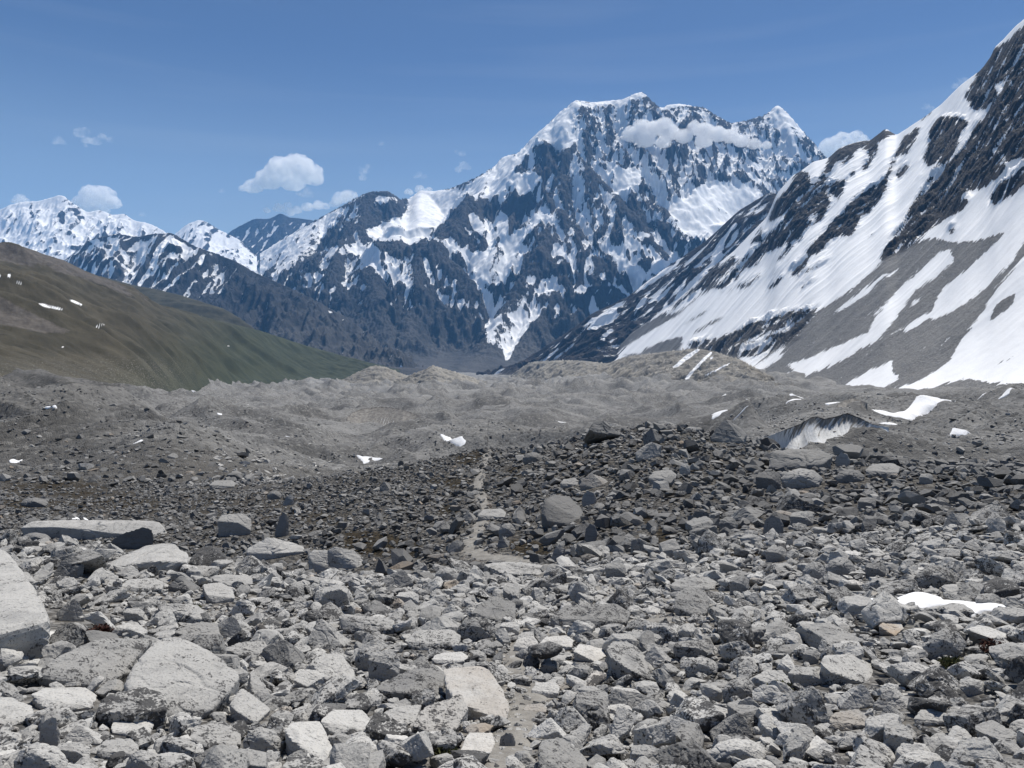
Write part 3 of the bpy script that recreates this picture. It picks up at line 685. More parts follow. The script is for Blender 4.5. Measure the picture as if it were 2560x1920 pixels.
hill("brown and olive hill on the left with a pale eroded crest", colsH1, 521, 420, 46,
     {"scree": [('A', [(-300, 880), (0, 895), (150, 928), (360, 998), (480, 1058), (620, 1108), (740, 1150), (850, 1235), (720, 1200), (560, 1130), (420, 1085), (300, 1060), (200, 1045), (150, 1030), (0, 1000), (-300, 980)], 0.9),
                ('A', [(-300, 1150), (0, 1195), (200, 1300), (330, 1360), (410, 1392), (250, 1396), (0, 1350), (-300, 1320)], 0.95),
                ('A', [(620, 1480), (900, 1560), (1040, 1659), (700, 1600)], 0.35), ('A', [(660, 1130), (720, 1150), (800, 1210), (760, 1210)], 0.2), ('A', [(200, 1010), (300, 1040), (290, 1060), (180, 1030)], 0.25)],
      "snow": [('A', [(205, 1233), (250, 1238), (350, 1268), (340, 1276), (240, 1250)], 1.0), ('A', [(370, 1208), (400, 1214), (456, 1240), (450, 1248), (395, 1226)], 1.0), ('A', [(538, 1336), (580, 1350), (575, 1356)], 1.0),
               ('A', [(526, 1358), (560, 1366), (558, 1374), (530, 1368)], 1.0), ('A', [(-6, 1070), (8, 1080), (4, 1092), (-6, 1088)], 1.0), ('A', [(40, 1076), (56, 1072), (62, 1090), (45, 1092)], 1.0), ('A', [(84, 1112), (128, 1126), (124, 1134), (90, 1122)], 1.0),
               ('A', [(330, 1472), (366, 1476), (350, 1484)], 1.0), ('A', [(1252, 1464), (1275, 1472), (1262, 1476)], 1.0)]},
     green=lambda a, b: sstep(300, 760, a + (b - 800) * 0.9), stones=lambda a, b: sstep(868, 930, b) * sstep(560, 380, a) * 0.9)

# ------------------------------------------------------------------ ground: moraine crest, hollow and the debris covered glacier
# (distance, drop below the eye) along a few bearings; the last value of each bearing runs on to the valley's end
GP = [(-300, [(0, 1.7), (3, 1.85), (5, 2.2), (8, 2.6), (12, 3.0), (16, 3.4), (20, 5.5), (28, 8.6), (40, 9.6), (60, 11.4), (110, 14.8), (160, 16.5), (240, 15.5), (330, 11.0), (420, 7.0), (560, 9), (900, 30), (2500, 70), (4500, 92)]),
      (200, [(0, 1.7), (3, 1.85), (5, 2.3), (8, 2.75), (12, 3.1), (16.5, 3.55), (20, 5.8), (28, 8.8), (40, 9.8), (60, 11.6), (110, 15.0), (160, 18.2), (240, 20.0), (330, 20.0), (430, 19.0), (560, 22), (900, 45), (2500, 75), (4500, 92)]),
      (480, [(0, 1.7), (3, 1.85), (5, 2.4), (8, 2.9), (12, 3.3), (16.5, 3.9), (20, 6.3), (28, 8.6), (40, 9.6), (60, 11.4), (100, 14.2), (130, 16.2), (180, 21.5), (300, 30), (430, 33), (600, 36), (900, 46), (1600, 62), (2500, 76), (4500, 92)]),
      (800, [(0, 1.7), (3, 1.9), (5, 2.45), (8, 2.95), (12, 3.5), (16, 4.1), (20, 6.2), (28, 8.0), (40, 9.0), (60, 10.3), (78, 11.0), (95, 15), (140, 21.5), (200, 26.5), (400, 37), (800, 50), (1500, 70), (2500, 80), (4500, 92)]),
      (1215, [(0, 1.7), (3, 1.95), (5, 2.5), (8, 3.0), (12, 3.55), (15, 4.0), (19, 5.4), (25, 6.15), (35, 6.8), (50, 7.1), (66, 6.9), (72, 7.6), (90, 14), (140, 23), (200, 28), (300, 34), (420, 40), (800, 50), (1500, 64), (2500, 76), (4500, 92)]),
      (1420, [(0, 1.7), (3, 1.95), (5, 2.5), (8, 3.05), (12, 3.6), (15, 4.0), (20, 5.2), (30, 6.0), (42, 5.8), (55, 5.3), (62, 6.2), (80, 13), (140, 23), (200, 28), (300, 35), (500, 42), (800, 49), (1500, 60), (2500, 68), (4500, 85)]),
      (1650, [(0, 1.7), (3, 1.95), (5, 2.5), (8, 3.0), (12, 3.5), (15, 3.9), (21, 4.8), (30, 5.0), (42, 4.3), (51, 3.45), (57, 4.6), (80, 12), (140, 21), (200, 26), (300, 33), (500, 41), (800, 47), (1300, 50), (2000, 45), (4500, 60)]),
      (1850, [(0, 1.7), (3, 1.95), (5, 2.45), (8, 2.9), (12, 3.4), (15, 3.75), (22, 4.5), (32, 4.95), (42, 4.8), (48, 4.4), (54, 5.6), (80, 11), (140, 20), (200, 26), (262, 26), (300, 30), (500, 37), (800, 42), (1300, 46), (2000, 40), (4500, 40)]),
      (2040, [(0, 1.7), (3, 1.9), (5, 2.4), (8, 2.8), (12, 3.3), (15, 3.65), (22, 4.4), (32, 5.0), (40, 5.1), (45, 5.3), (52, 7.0), (90, 13.5), (160, 21.5), (233, 26.2), (262, 18.2), (275, 18.0), (340, 21.5), (500, 29), (800, 36), (1100, 42), (2000, 40), (4500, 40)]),
      (2230, [(0, 1.7), (3, 1.9), (5, 2.35), (8, 2.75), (12, 3.2), (15, 3.5), (22, 4.2), (32, 4.7), (40, 4.9), (46, 5.8), (60, 8.5), (100, 13.5), (160, 19.5), (240, 22), (300, 22.5), (400, 25.5), (600, 30), (900, 38), (1300, 44), (2000, 40), (4500, 40)]),
      (2560, [(0, 1.7), (3, 1.85), (5, 2.3), (8, 2.7), (12, 3.1), (15, 3.35), (22, 4.05), (32, 4.55), (41, 5.2), (46, 6.2), (60, 8.6), (100, 13.5), (160, 18), (240, 20.5), (400, 23), (600, 26), (800, 30), (1100, 36), (2000, 36), (4500, 36)]),
      (2860, [(0, 1.7), (3, 1.85), (5, 2.25), (8, 2.6), (12, 3.0), (15, 3.3), (22, 4.0), (32, 4.5), (41, 5.2), (60, 8.6), (100, 13), (160, 17), (240, 19), (400, 20), (600, 22), (800, 27), (1100, 32), (2000, 34), (4500, 36)])]
GPX = np.array([c[0] for c in GP], float)
QL = np.log(np.linspace(0, 1, 500) ** 3 * 4600 + 1.0)
GT = np.array([np.interp(QL, np.log(np.array([p[0] for p in c[1]], float) + 1), [p[1] for p in c[1]]) for c in GP])
GT = blur(GT, 3, 1)
_GTx = np.linspace(-300, 2860, 400)
GTF = np.stack([np.interp(_GTx, GPX, GT[:, k]) for k in range(GT.shape[1])], 1)
GTF = blur(GTF, 5, 0)

PATH_UP = [(1560, 1500), (1500, 1472), (1440, 1452), (1390, 1436), (1330, 1412), (1270, 1398), (1200, 1390), (1172, 1374), (1178, 1340), (1205, 1310), (1216, 1278), (1200, 1245), (1188, 1225), (1203, 1190), (1203, 1165), (1225, 1145), (1238, 1128), (1222, 1112)]
PATH_NEAR = [(1250, 2100), (1255, 1920), (1262, 1860), (1300, 1800), (1330, 1755), (1318, 1700), (1298, 1660), (1285, 1625), (1310, 1600), (1400, 1575), (1520, 1560), (1640, 1555), (1720, 1545), (1760, 1525), (1700, 1505), (1560, 1500)]

def dense_poly(P, step):
    out = []
    for a, b in zip(P[:-1], P[1:]):
        n = max(1, int(math.hypot(b[0] - a[0], b[1] - a[1]) / step))
        for i in range(n): out.append((a[0] + (b[0] - a[0]) * i / n, a[1] + (b[1] - a[1]) * i / n))
    out.append(P[-1]); return out

def ground_base(x, y):
    x = np.asarray(x, float); y = np.asarray(y, float)
    r = np.hypot(x, y)
    a = np.arctan2(x, np.maximum(np.abs(y), 1e-6)) if True else 0
    px = 1280 + F * np.tan(np.clip(a, -0.68, 0.68))
    d = r * np.cos(np.clip(a, -0.68, 0.68))
    li = np.interp(np.log(d + 1), QL, np.arange(500)); i0 = np.clip(li.astype(int), 0, 498); fi = li - i0
    ci = np.clip((px + 300) / (3160 / 399.0), 0, 398.999); j0 = ci.astype(int); fj = ci - j0
    z = (GTF[j0, i0] * (1 - fi) + GTF[j0, i0 + 1] * fi) * (1 - fj) + (GTF[j0 + 1, i0] * (1 - fi) + GTF[j0 + 1, i0 + 1] * fi) * fj
    return -z

def ground_z(x, y):
    x = np.asarray(x, float); y = np.asarray(y, float)
    r = np.hypot(x, y)
    z = ground_base(x, y)
    z = z + 0.10 * fbm2(x / 2.2, y / 2.2, 3, seed=601) * sstep(2, 6, r) * sstep(90, 40, r)
    z = z + 0.45 * fbm2(x / 9.0, y / 9.0, 3, seed=603) * sstep(16, 30, r) * sstep(200, 90, r)
    far = sstep(90, 220, r)
    pxg = 1280 + F * x / np.maximum(y, 1.0)
    far = far * (1 - 0.9 * sstep(1860, 1930, pxg) * sstep(2290, 2220, pxg) * sstep(205, 235, r) * sstep(420, 300, r) * (y > 1))
    far = far * (1 - 0.65 * sstep(1850, 2100, pxg) * sstep(480, 700, r) * (y > 1))
    wx = x + 25 * fbm2(x / 90, y / 90, 2, seed=611); wy = y + 25 * fbm2(x / 90, y / 90, 2, seed=613)
    sc = 1.0 + sstep(500, 2500, r)
    z = z + far * sc * sstep(5200, 1200, r) * ((ridged2(wx / 150, wy / 170, 3, 0.42, seed=607) - 0.42) * 15.0 + fbm2(x / 40, y / 40, 4, 0.5, seed=609) * 2.2 + (ridged2(wx / 62, wy / 75, 2, 0.42, seed=617) - 0.42) * 12.0)
    z = z + far * sstep(700, 1500, r) * (ridged2(wx / 300, wy / 260, 3, 0.45, seed=615) - 0.40) * 20
    return z

def ground_hit(px, py, d0=2.0, d1=4500.0, n=700):
    """where the sight line through a traced point meets the ground"""
    d = np.exp(np.linspace(math.log(d0), math.log(d1), n))
    x = (px - 1280) / F * d; z = (HOR - py) / F * d
    g = ground_z(x, d)
    k = np.nonzero(z < g)[0]
    if len(k) == 0: return None
    i = k[0]
    if i == 0: return np.array((x[0], d[0], g[0]))
    a, b = d[i - 1], d[i]
    for _ in range(18):
        m = 0.5 * (a + b)
        if (HOR - py) / F * m < ground_z(np.array([(px - 1280) / F * m]), np.array([m]))[0]: b = m
        else: a = m
    return np.array(((px - 1280) / F * b, b, ground_z(np.array([(px - 1280) / F * b]), np.array([b]))[0]))

def trace_ground(P):
    o = [ground_hit(*p) for p in P]
    return np.array([q for q in o if q is not None])

path_up = trace_ground(dense_poly(PATH_UP, 14))
path_near = trace_ground(dense_poly(PATH_NEAR, 22))
PATH_PTS = np.vstack([path_up, path_near])

def path_dist(x, y):
    x = np.asarray(x, float).ravel(); y = np.asarray(y, float).ravel()
    best = np.full(x.shape, 1e9)
    for c in range(0, len(x), 20000):
        dx = x[c:c + 20000, None] - PATH_PTS[None, :, 0]; dy = y[c:c + 20000, None] - PATH_PTS[None, :, 1]
        best[c:c + 20000] = np.sqrt((dx * dx + dy * dy).min(1))
    return best

MOSS = [('M', [(700, 650), (900, 600), (940, 640), (800, 700)], 1), ('M', [(560, 750), (760, 740), (900, 800), (760, 830), (600, 800)], 0.8), ('M', [(60, 730), (300, 740), (260, 800), (80, 800)], 0.6), ('M', [(130, 1050), (330, 1060), (560, 1130), (580, 1200), (300, 1200), (140, 1180)], 1),
        ('M', [(1020, 1100), (1200, 1100), (1290, 1180), (1260, 1220), (1060, 1180)], 1), ('M', [(1550, 1240), (1720, 1230), (1800, 1300), (1640, 1320)], 0.8), ('M', [(1860, 1020), (1940, 1040), (1940, 1200), (1860, 1180)], 0.9), ('M', [(600, 900), (760, 880), (820, 960), (640, 980)], 0.7),
        ('M', [(1760, 950), (1900, 940), (1840, 1040), (1700, 1020)], 0.6), ('M', [(1000, 700), (1100, 680), (1160, 780), (1020, 820)], 0.6), ('I', [(580, 450), (680, 450), (920, 490), (880, 540), (700, 560), (600, 540)], 1), ('I', [(100, 450), (230, 360), (260, 600), (60, 620)], 0.9),
        ('E', [(0, 740), (500, 760), (900, 860), (900, 1000), (0, 960)], 0.55), ('E', [(900, 840), (1500, 800), (2000, 940), (1900, 1060), (1000, 960)], 0.5), ('I', [(1250, 380), (1500, 300), (1560, 420), (1340, 460)], 0.4)]
moss_m = Mask(-100, 1080, 2660, 1500, 2.0)
for z, p, v in MOSS: moss_m.add(z, p, v)
moss_m.done(5)
pale_m = Mask(-100, 930, 2660, 1930, 2.0)     # patches of fine pale grit
for z, p, v in [('G', [(1100, 760), (1500, 740), (1700, 860), (1300, 900), (1000, 860)], 1), ('G', [(380, 640), (620, 560), (900, 700), (1200, 760), (800, 860), (480, 840)], 0.5), ('H', [(1560, 790), (1960, 780), (2100, 900), (1700, 920)], 1),
                ('H', [(760, 980), (960, 960), (1000, 1300), (1200, 1500), (1100, 1659), (800, 1659), (820, 1400), (920, 1240), (800, 1100)], 1), ('M', [(800, 600), (1000, 560), (1300, 560), (1250, 640), (1000, 640)], 0.7)]:
    pale_m.add(z, p, v)
pale_m.done(8)

def mat_ground():
    t = NT("moraine_ground")
    n0 = t.noise(0.02, 5, 0.6); n1 = t.noise(0.35, 6, 0.62); n2 = t.noise(6.0, 5, 0.65); n3 = t.noise(30.0, 3, 0.6)
    v = t.voro(0.9, 'F1', out="Color")
    near = t.mix(t.ramp(n2, 0.3, 0.72), (0.075, 0.070, 0.064), (0.21, 0.20, 0.185))
    far = t.mix(t.ramp(n1, 0.28, 0.72), (0.165, 0.164, 0.160), (0.270, 0.267, 0.259))
    far = t.mix(t.ramp(n0, 0.44, 0.60, 0, 0.7), far, (0.100, 0.098, 0.095))
    far = t.mix(t.ramp(t.noise(0.011, 5, 0.6), 0.50, 0.66, 0, 0.6), far, (0.31, 0.307, 0.298))
    sv = t.n.new("ShaderNodeSeparateColor"); t.l.new(v, sv.inputs[0])
    far = t.mix(t.ramp(sv.outputs[0], 0.72, 0.98, 0, 0.6), far, (0.33, 0.325, 0.31))
    far = t.mix(t.ramp(sv.outputs[1], 0.75, 0.98, 0, 0.6), far, (0.075, 0.073, 0.07))
    pv_ = t.voro(4.2, 'F1', out="Color"); ps = t.n.new("ShaderNodeSeparateColor"); t.l.new(pv_, ps.inputs[0])
    pv2 = t.voro(13.0, 'F1', out="Color"); ps2 = t.n.new("ShaderNodeSeparateColor"); t.l.new(pv2, ps2.inputs[0])
    peb = t.mix(ps.outputs[0], (0.055, 0.054, 0.053), (0.30, 0.295, 0.285)); peb2 = t.mix(ps2.outputs[0], (0.06, 0.057, 0.053), (0.30, 0.29, 0.275))
    near = t.mix(t.ramp(ps.outputs[1], 0.45, 0.55), near, peb)
    near = t.mix(t.ramp(ps2.outputs[1], 0.55, 0.62), near, peb2)
    c = t.mix(t.attr("far"), near, far)
    grit = t.mix(t.ramp(n3, 0.3, 0.7), (0.21, 0.195, 0.175), (0.34, 0.32, 0.29))
    c = t.mix(t.math('MULTIPLY', t.attr("grit"), t.ramp(n2, 0.3, 0.55, 0.5, 1.0)), c, grit)
    moss = t.mix(t.ramp(n2, 0.35, 0.65), (0.040, 0.034, 0.018), (0.085, 0.062, 0.034))
    mf = t.math('ADD', t.attr("moss"), t.math('MULTIPLY', t.math('SUBTRACT', n1, 0.5), 0.9))
    c = t.mix(t.ramp(mf, 0.3, 0.7), c, moss)
    c = t.mix(t.attr("dark"), c, t.mix(1.0, c, (0.48, 0.46, 0.43), 'MULTIPLY'))
    h = t.math('ADD', t.math('MULTIPLY', n2, 0.06), t.math('MULTIPLY', n3, 0.012))
    h = t.math('SUBTRACT', h, t.math('ADD', t.math('MULTIPLY', t.voro(4.2), 0.35), t.math('MULTIPLY', t.voro(13.0), 0.10)))
    hb = t.math('ADD', t.math('MULTIPLY', n1, 0.3), t.math('MULTIPLY', t.voro(0.9), -0.45))
    nb = t.bump(t.math('ADD', t.math('MULTIPLY', hb, t.attr("far")), h), 0.9, 1.0)
    return t.finish(c, nb)
M_ground = mat_ground()

def build_ground():
    az = np.concatenate([np.linspace(-math.pi, -0.66, 60)[:-1], np.linspace(-0.66, 0.66, 1150), np.linspace(0.66, math.pi, 60)[1:]])
    r = np.concatenate([[0.02, 0.5, 1.0, 1.5], np.exp(np.linspace(math.log(2.0), math.log(20.0), 260))[:-1], np.exp(np.linspace(math.log(20.0), math.log(75.0), 230))[:-1],
                        np.exp(np.linspace(math.log(75.0), math.log(900.0), 420))[:-1], np.exp(np.linspace(math.log(900.0), math.log(5600.0), 190))])
    A, RR = np.meshgrid(az, r)
    X = RR * np.sin(A); Y = RR * np.cos(A)
    Z = ground_z(X, Y)
    Z = Z + sstep(70, 130, RR) * sstep(2500, 600, RR) * (ridged2(X / 5.5, Y / 5.5, 3, 0.6, seed=621) - 0.4) * 0.7 * sstep(420, 160, RR)
    Z = Z + sstep(120, 300, RR) * sstep(3500, 900, RR) * (ridged2(X / 17, Y / 17, 3, 0.6, seed=623) - 0.4) * 0.9
    back = (np.abs(A) > 1.3)
    Yp = np.where(Y > 1, Y, 1.0)
    PX = np.where(back, -5000, 1280 + F * X / Yp); PY = np.where(back, -5000, HOR - F * Z / Yp)
    far = sstep(70, 160, RR)
    pd = np.full(X.shape, 1e3); sel = (RR < 80) & (~back) & (Y > 1)
    pd[sel] = path_dist(X[sel], Y[sel])
    grit = np.clip(np.maximum(sstep(0.75, 0.15, pd), 0.9 * pale_m.at(PX, PY) * (RR < 60) * (~back) * (PX > -50)), 0, 1)
    moss = moss_m.at(PX, PY) * (RR > 16) * (RR < 150) * (~back) * (PX > -80)
    dark = sstep(15, 22, RR) * sstep(170, 110, RR) * 0.75 * np.clip(1 - grit, 0, 1)  # mound and hollow darkened: shade of camera-facing slopes put into the colour
    # the bank on the left is darker debris
    dark = np.maximum(dark, 0.55 * sstep(100, 200, RR) * sstep(420, 200, PX + 250 * fbm2(X / 80, Y / 80, 3, seed=631)) * sstep(900, 600, RR) * (~back))
    return grid_obj("ground", X, Y, Z, M_ground, {"far": far, "grit": grit, "moss": np.clip(moss, 0, 1), "dark": dark})
tag(build_ground(), "grey moraine and debris covered glacier filling the valley floor", "ground", kind="structure")

# ------------------------------------------------------------------ moraine banks and ice cliffs standing on the valley floor
def mat_bank():
    t = NT("moraine_bank")
    n1 = t.noise(0.05, 6, 0.62); n2 = t.noise(0.45, 4, 0.6)
    c = t.mix(t.ramp(n1, 0.3, 0.7), (0.165, 0.156, 0.140), (0.290, 0.275, 0.246))
    c = t.mix(t.ramp(n2, 0.5, 0.75, 0, 0.6), c, (0.10, 0.097, 0.09))
    c = t.mix(t.attr("pale"), c, (0.29, 0.275, 0.245))  # pale brightens the sunlit parts of the banks by colour
    sn = t.math('ADD', t.attr("snow"), t.math('MULTIPLY', t.math('SUBTRACT', n2, 0.5), 0.35))
    c = t.mix(t.ramp(sn, 0.45, 0.55), c, (0.82, 0.83, 0.85))
    return t.finish(c, t.bump(t.math('ADD', n1, t.math('MULTIPLY', n2, 0.4)), 0.9, 2.5))
M_bank = mat_bank()

def bank(label, cols, seed, rows, amp, scl, back, pale=None, snow=None, prof=1.0):
    def rel(X, Y, T, PX, PY):
        w = np.clip(np.minimum(T * 5, np.where(T <= 1, (1.02 - T) * 5 + 0.2, 1)), 0, 1)
        return ((ridged2(Y / scl + X / (scl * 5), X / (scl * 3), 4, 0.55, seed=seed) - 0.45) * amp + (ridged2(X / (scl * .5), Y / (scl * .5), 3, 0.6, seed=seed + 3) - 0.4) * amp * 0.35) * w
    X, Y, Z, T, PX, PY = ruled(cols, 1.8, rows, prof, back, 24, rel, 2.0, seed)
    wv = 4 * fbm2(X / 30, Y / 30, 3, seed=seed + 5)
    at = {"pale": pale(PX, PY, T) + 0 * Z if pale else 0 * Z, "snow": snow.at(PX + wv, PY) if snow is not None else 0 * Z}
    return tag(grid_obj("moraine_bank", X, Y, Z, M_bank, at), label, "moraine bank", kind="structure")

mk = Mask(1200, 840, 2000, 1060)
for p in ([(420, 485), (350, 520), (260, 600), (300, 590), (420, 500)], [(480, 505), (420, 560), (330, 660), (345, 670), (400, 600), (490, 515)], [(530, 508), (470, 545), (480, 550)], [(600, 560), (520, 600), (440, 640), (450, 645), (580, 580)], [(660, 540), (760, 525), (740, 550), (670, 555)],
          [(160, 735), (125, 765), (140, 770)], [(310, 655), (200, 760), (250, 740), (300, 680)], [(380, 740), (330, 760), (380, 752)], [(400, 715), (370, 725), (380, 735)]):
    mk.add('D', p, 1.0)
mk.done(1.2)
bank("long pale moraine wall below the snowy slope on the right side of the valley",
     [(1232, 966, 3150, 969, 2950), (1262, 950, 3100, 972, 2850), (1300, 922, 3000, 975, 2700), (1325, 905, 2950, 978, 2600), (1360, 902, 2850, 980, 2450), (1410, 900, 2700, 984, 2250), (1470, 903, 2550, 988, 2000), (1520, 908, 2400, 992, 1800), (1560, 892, 2250, 998, 1600), (1620, 884, 2050, 1004, 1400),
      (1680, 877, 1950, 1006, 1300), (1741, 871, 1850, 1005, 1200), (1790, 880, 1750, 1002, 1150), (1850, 898, 1600, 996, 1100), (1900, 925, 1450, 990, 1080), (1960, 958, 1250, 985, 1060), (2020, 975, 1150, 984, 1050)],
     701, 190, 20, 55, 0.9, pale=lambda a, b, t: 0.55 * sstep(1700, 1300, a) * sstep(0.2, 0.8, t), snow=mk)  # sunlit left end and crest of the wall painted paler
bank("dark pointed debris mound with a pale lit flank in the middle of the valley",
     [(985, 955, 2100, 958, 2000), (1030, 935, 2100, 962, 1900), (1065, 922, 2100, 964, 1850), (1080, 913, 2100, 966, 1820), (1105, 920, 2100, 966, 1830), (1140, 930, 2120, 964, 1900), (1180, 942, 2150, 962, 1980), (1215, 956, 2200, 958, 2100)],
     721, 90, 15, 34, 0.9, pale=lambda a, b, t: sstep(1075, 1100, a) * 0.7)  # right flank coloured paler as its sunlit side
bank("broad low debris mound left of the pointed one",
     [(855, 950, 2300, 953, 2200), (890, 932, 2300, 957, 2050), (915, 920, 2300, 960, 1980), (935, 914, 2300, 962, 1950), (960, 916, 2300, 962, 1950), (985, 925, 2300, 961, 2000), (1020, 940, 2320, 958, 2080), (1050, 952, 2350, 955, 2200)],
     741, 90, 18, 45, 0.9)

def mat_ice():
    t = NT("dirty_ice")
    n = t.noise(0.55, 4, 0.6, stretch=(1.0, 1.0, 0.06), rot=(0, R(14), 0))
    n2 = t.noise(0.12, 4, 0.6)
    ice = t.mix(t.ramp(n2, 0.3, 0.7), (0.66, 0.675, 0.69), (0.52, 0.52, 0.51))
    d = t.math('ADD', t.math('MULTIPLY', t.attr("dirt"), 1.0), t.math('SUBTRACT', n, 0.5))
    c = t.mix(t.ramp(d, 0.05, 0.42), ice, t.mix(t.ramp(n, 0.3, 0.7), (0.12, 0.114, 0.106), (0.25, 0.238, 0.22)))
    c = t.mix(t.attr("rim"), c, (0.045, 0.04, 0.036))
    return t.finish(c, t.bump(n, 0.6, 0.5))
M_ice = mat_ice()

def ice_cliff(label, top, bot, thick, seed, dirt):
    """a steep face of glacier ice with its rim, its foot and the debris slope behind it"""
    bt = []
    for x, y, d in bot:
        g = ground_hit(x, y, 60.0)
        bt.append((x, y, g[1] if g is not None else d))
    bt = np.array(bt, float); md = np.median(bt[:, 2]); bt[:, 2] = np.clip(bt[:, 2], md * .985, md * 1.02)
    tp = np.array(top, float); tp[:, 2] = np.median(bt[:, 2]) * 1.06
    n = 320
    u = np.linspace(0, 1, n)
    def along(a):
        s = np.concatenate([[0], np.cumsum(np.hypot(np.diff(a[:, 0]), np.diff(a[:, 1])))]); s /= s[-1]
        return np.stack([np.interp(u, s, a[:, k]) for k in range(3)], 1)
    ta, ba = along(tp), along(bt)
    hh = np.clip((ba[:, 1] - ta[:, 1]) / (ba[:, 1] - ta[:, 1]).max(), 0, 1)
    ba[:, 2] = blur(ba[:, 2], 10, 0); ta[:, 2] = ba[:, 2] * (1 + 0.06 * hh)
    W = lambda a: np.stack([(a[:, 0] - 1280) / F * a[:, 2], a[:, 2], (HOR - a[:, 1]) / F * a[:, 2]], 1)
    Tw, Bw = W(ta), W(ba)
    Bw[:, 2] = np.minimum(Bw[:, 2], ground_z(Bw[:, 0], Bw[:, 1]) - 0.3)
    rows = []; dirts = []; rims = []
    nr = 40
    for i in range(nr + 1):
        v = i / nr
        p = Bw + (Tw - Bw) * v
        p = p.copy()
        p[:, 1] += hh * thick * 0.5 * math.sin(v * math.pi) + hh * thick * 0.10 * fbm2(u * 38 + v * 1.2, u * 0 + v * 1.5, 3, seed=seed) * math.sin(min(1, v * 2.0) * math.pi / 2)
        rows.append(p); dirts.append(dirt(u, v) + 0.75 * fbm2(u * 46 - v * 4.5, u * 5 + v * 0.7, 3, 0.6, seed=seed + 2)); rims.append(sstep(0.955, 0.985, v + 0.05 * perlin2(u * 40, u * 0, seed + 4)) * sstep(0.12, 0.35, hh))
    for k in range(1, 13):
        p = Tw.copy(); p[:, 1] += thick * k * 0.45 * (0.15 + hh)
        g = ground_z(p[:, 0] * p[:, 1] / Tw[:, 1], p[:, 1]) - 0.5
        p[:, 0] *= p[:, 1] / Tw[:, 1]
        w = (k / 12.0) ** 0.8
        p[:, 2] = Tw[:, 2] * (1 - w) + g * w + 0.3 * fbm2(p[:, 0] / 5, p[:, 1] / 5, 3, seed=seed + 8)
        rows.append(p); dirts.append(np.ones(n) * 1.0); rims.append(np.zeros(n))
    P = np.array(rows)
    return tag(grid_obj("ice_cliff", P[..., 0], P[..., 1], P[..., 2], M_ice, {"dirt": np.array(dirts), "rim": np.array(rims)}), label, "ice cliff", kind="structure")

ice_cliff("white ice cliff with dirty vertical streaks in the debris on the right",
          [(1918, 1092, 262), (1962, 1074, 262), (2000, 1060, 262), (2028, 1043, 262), (2044, 1041, 262), (2060, 1047, 262), (2090, 1041, 262), (2118, 1032, 262), (2150, 1044, 262), (2180, 1060, 262), (2200, 1064, 262), (2222, 1068, 262)],
          [(1916, 1094, 255), (1985, 1100, 248), (2010, 1112, 240), (2050, 1118, 234), (2098, 1126, 231), (2140, 1116, 236), (2180, 1102, 244), (2205, 1088, 250), (2224, 1074, 256)], 5.0, 751,
          lambda u, v: 0.62 * sstep(0.25, 0.95, v) * sstep(0.02, 0.25, u) * sstep(0.98, 0.72, u) - 0.15 + 1.0 * (v < 0.14) * sstep(0.3, 0.42, u) * sstep(0.75, 0.62, u))
ice_cliff("bare grey slip face under a dark rim in the middle of the glacier",
          [(866, 1044, 640), (880, 1032, 640), (905, 1022, 645), (935, 1018, 650), (970, 1018, 650), (1000, 1022, 650), (1030, 1032, 645), (1062, 1044, 640)],
          [(864, 1048, 628), (890, 1056, 610), (920, 1062, 600), (960, 1064, 596), (1000, 1060, 602), (1035, 1054, 612), (1064, 1048, 628)], 2.0, 761, lambda u, v: 0.55 + 0.1 * np.sin(u * 9) + 0.4 * v)
ice_cliff("small grey slip face just above the streaked white ice cliff",
          [(2068, 1038, 330), (2090, 1016, 332), (2112, 1000, 334), (2130, 996, 334), (2150, 1000, 333), (2168, 1008, 330)],
          [(2066, 1042, 322), (2090, 1036, 316), (2120, 1030, 314), (2150, 1022, 318), (2170, 1012, 326)], 5.0, 771, lambda u, v: 0.7 + 0 * u)

# ------------------------------------------------------------------ snow patches lying on the debris
def mat_snow():
    t = NT("old_snow")
    n = t.noise(0.8, 5, 0.6); n2 = t.noise(9, 4, 0.6)
    c = t.mix(t.ramp(n, 0.35, 0.75), (0.82, 0.83, 0.85), (0.72, 0.725, 0.73))
    c = t.mix(t.ramp(n2, 0.66, 0.78, 0, 0.4), c, (0.4, 0.39, 0.37))
    return t.finish(c, t.bump(n2, 0.3, 0.05))
M_snow = mat_snow()

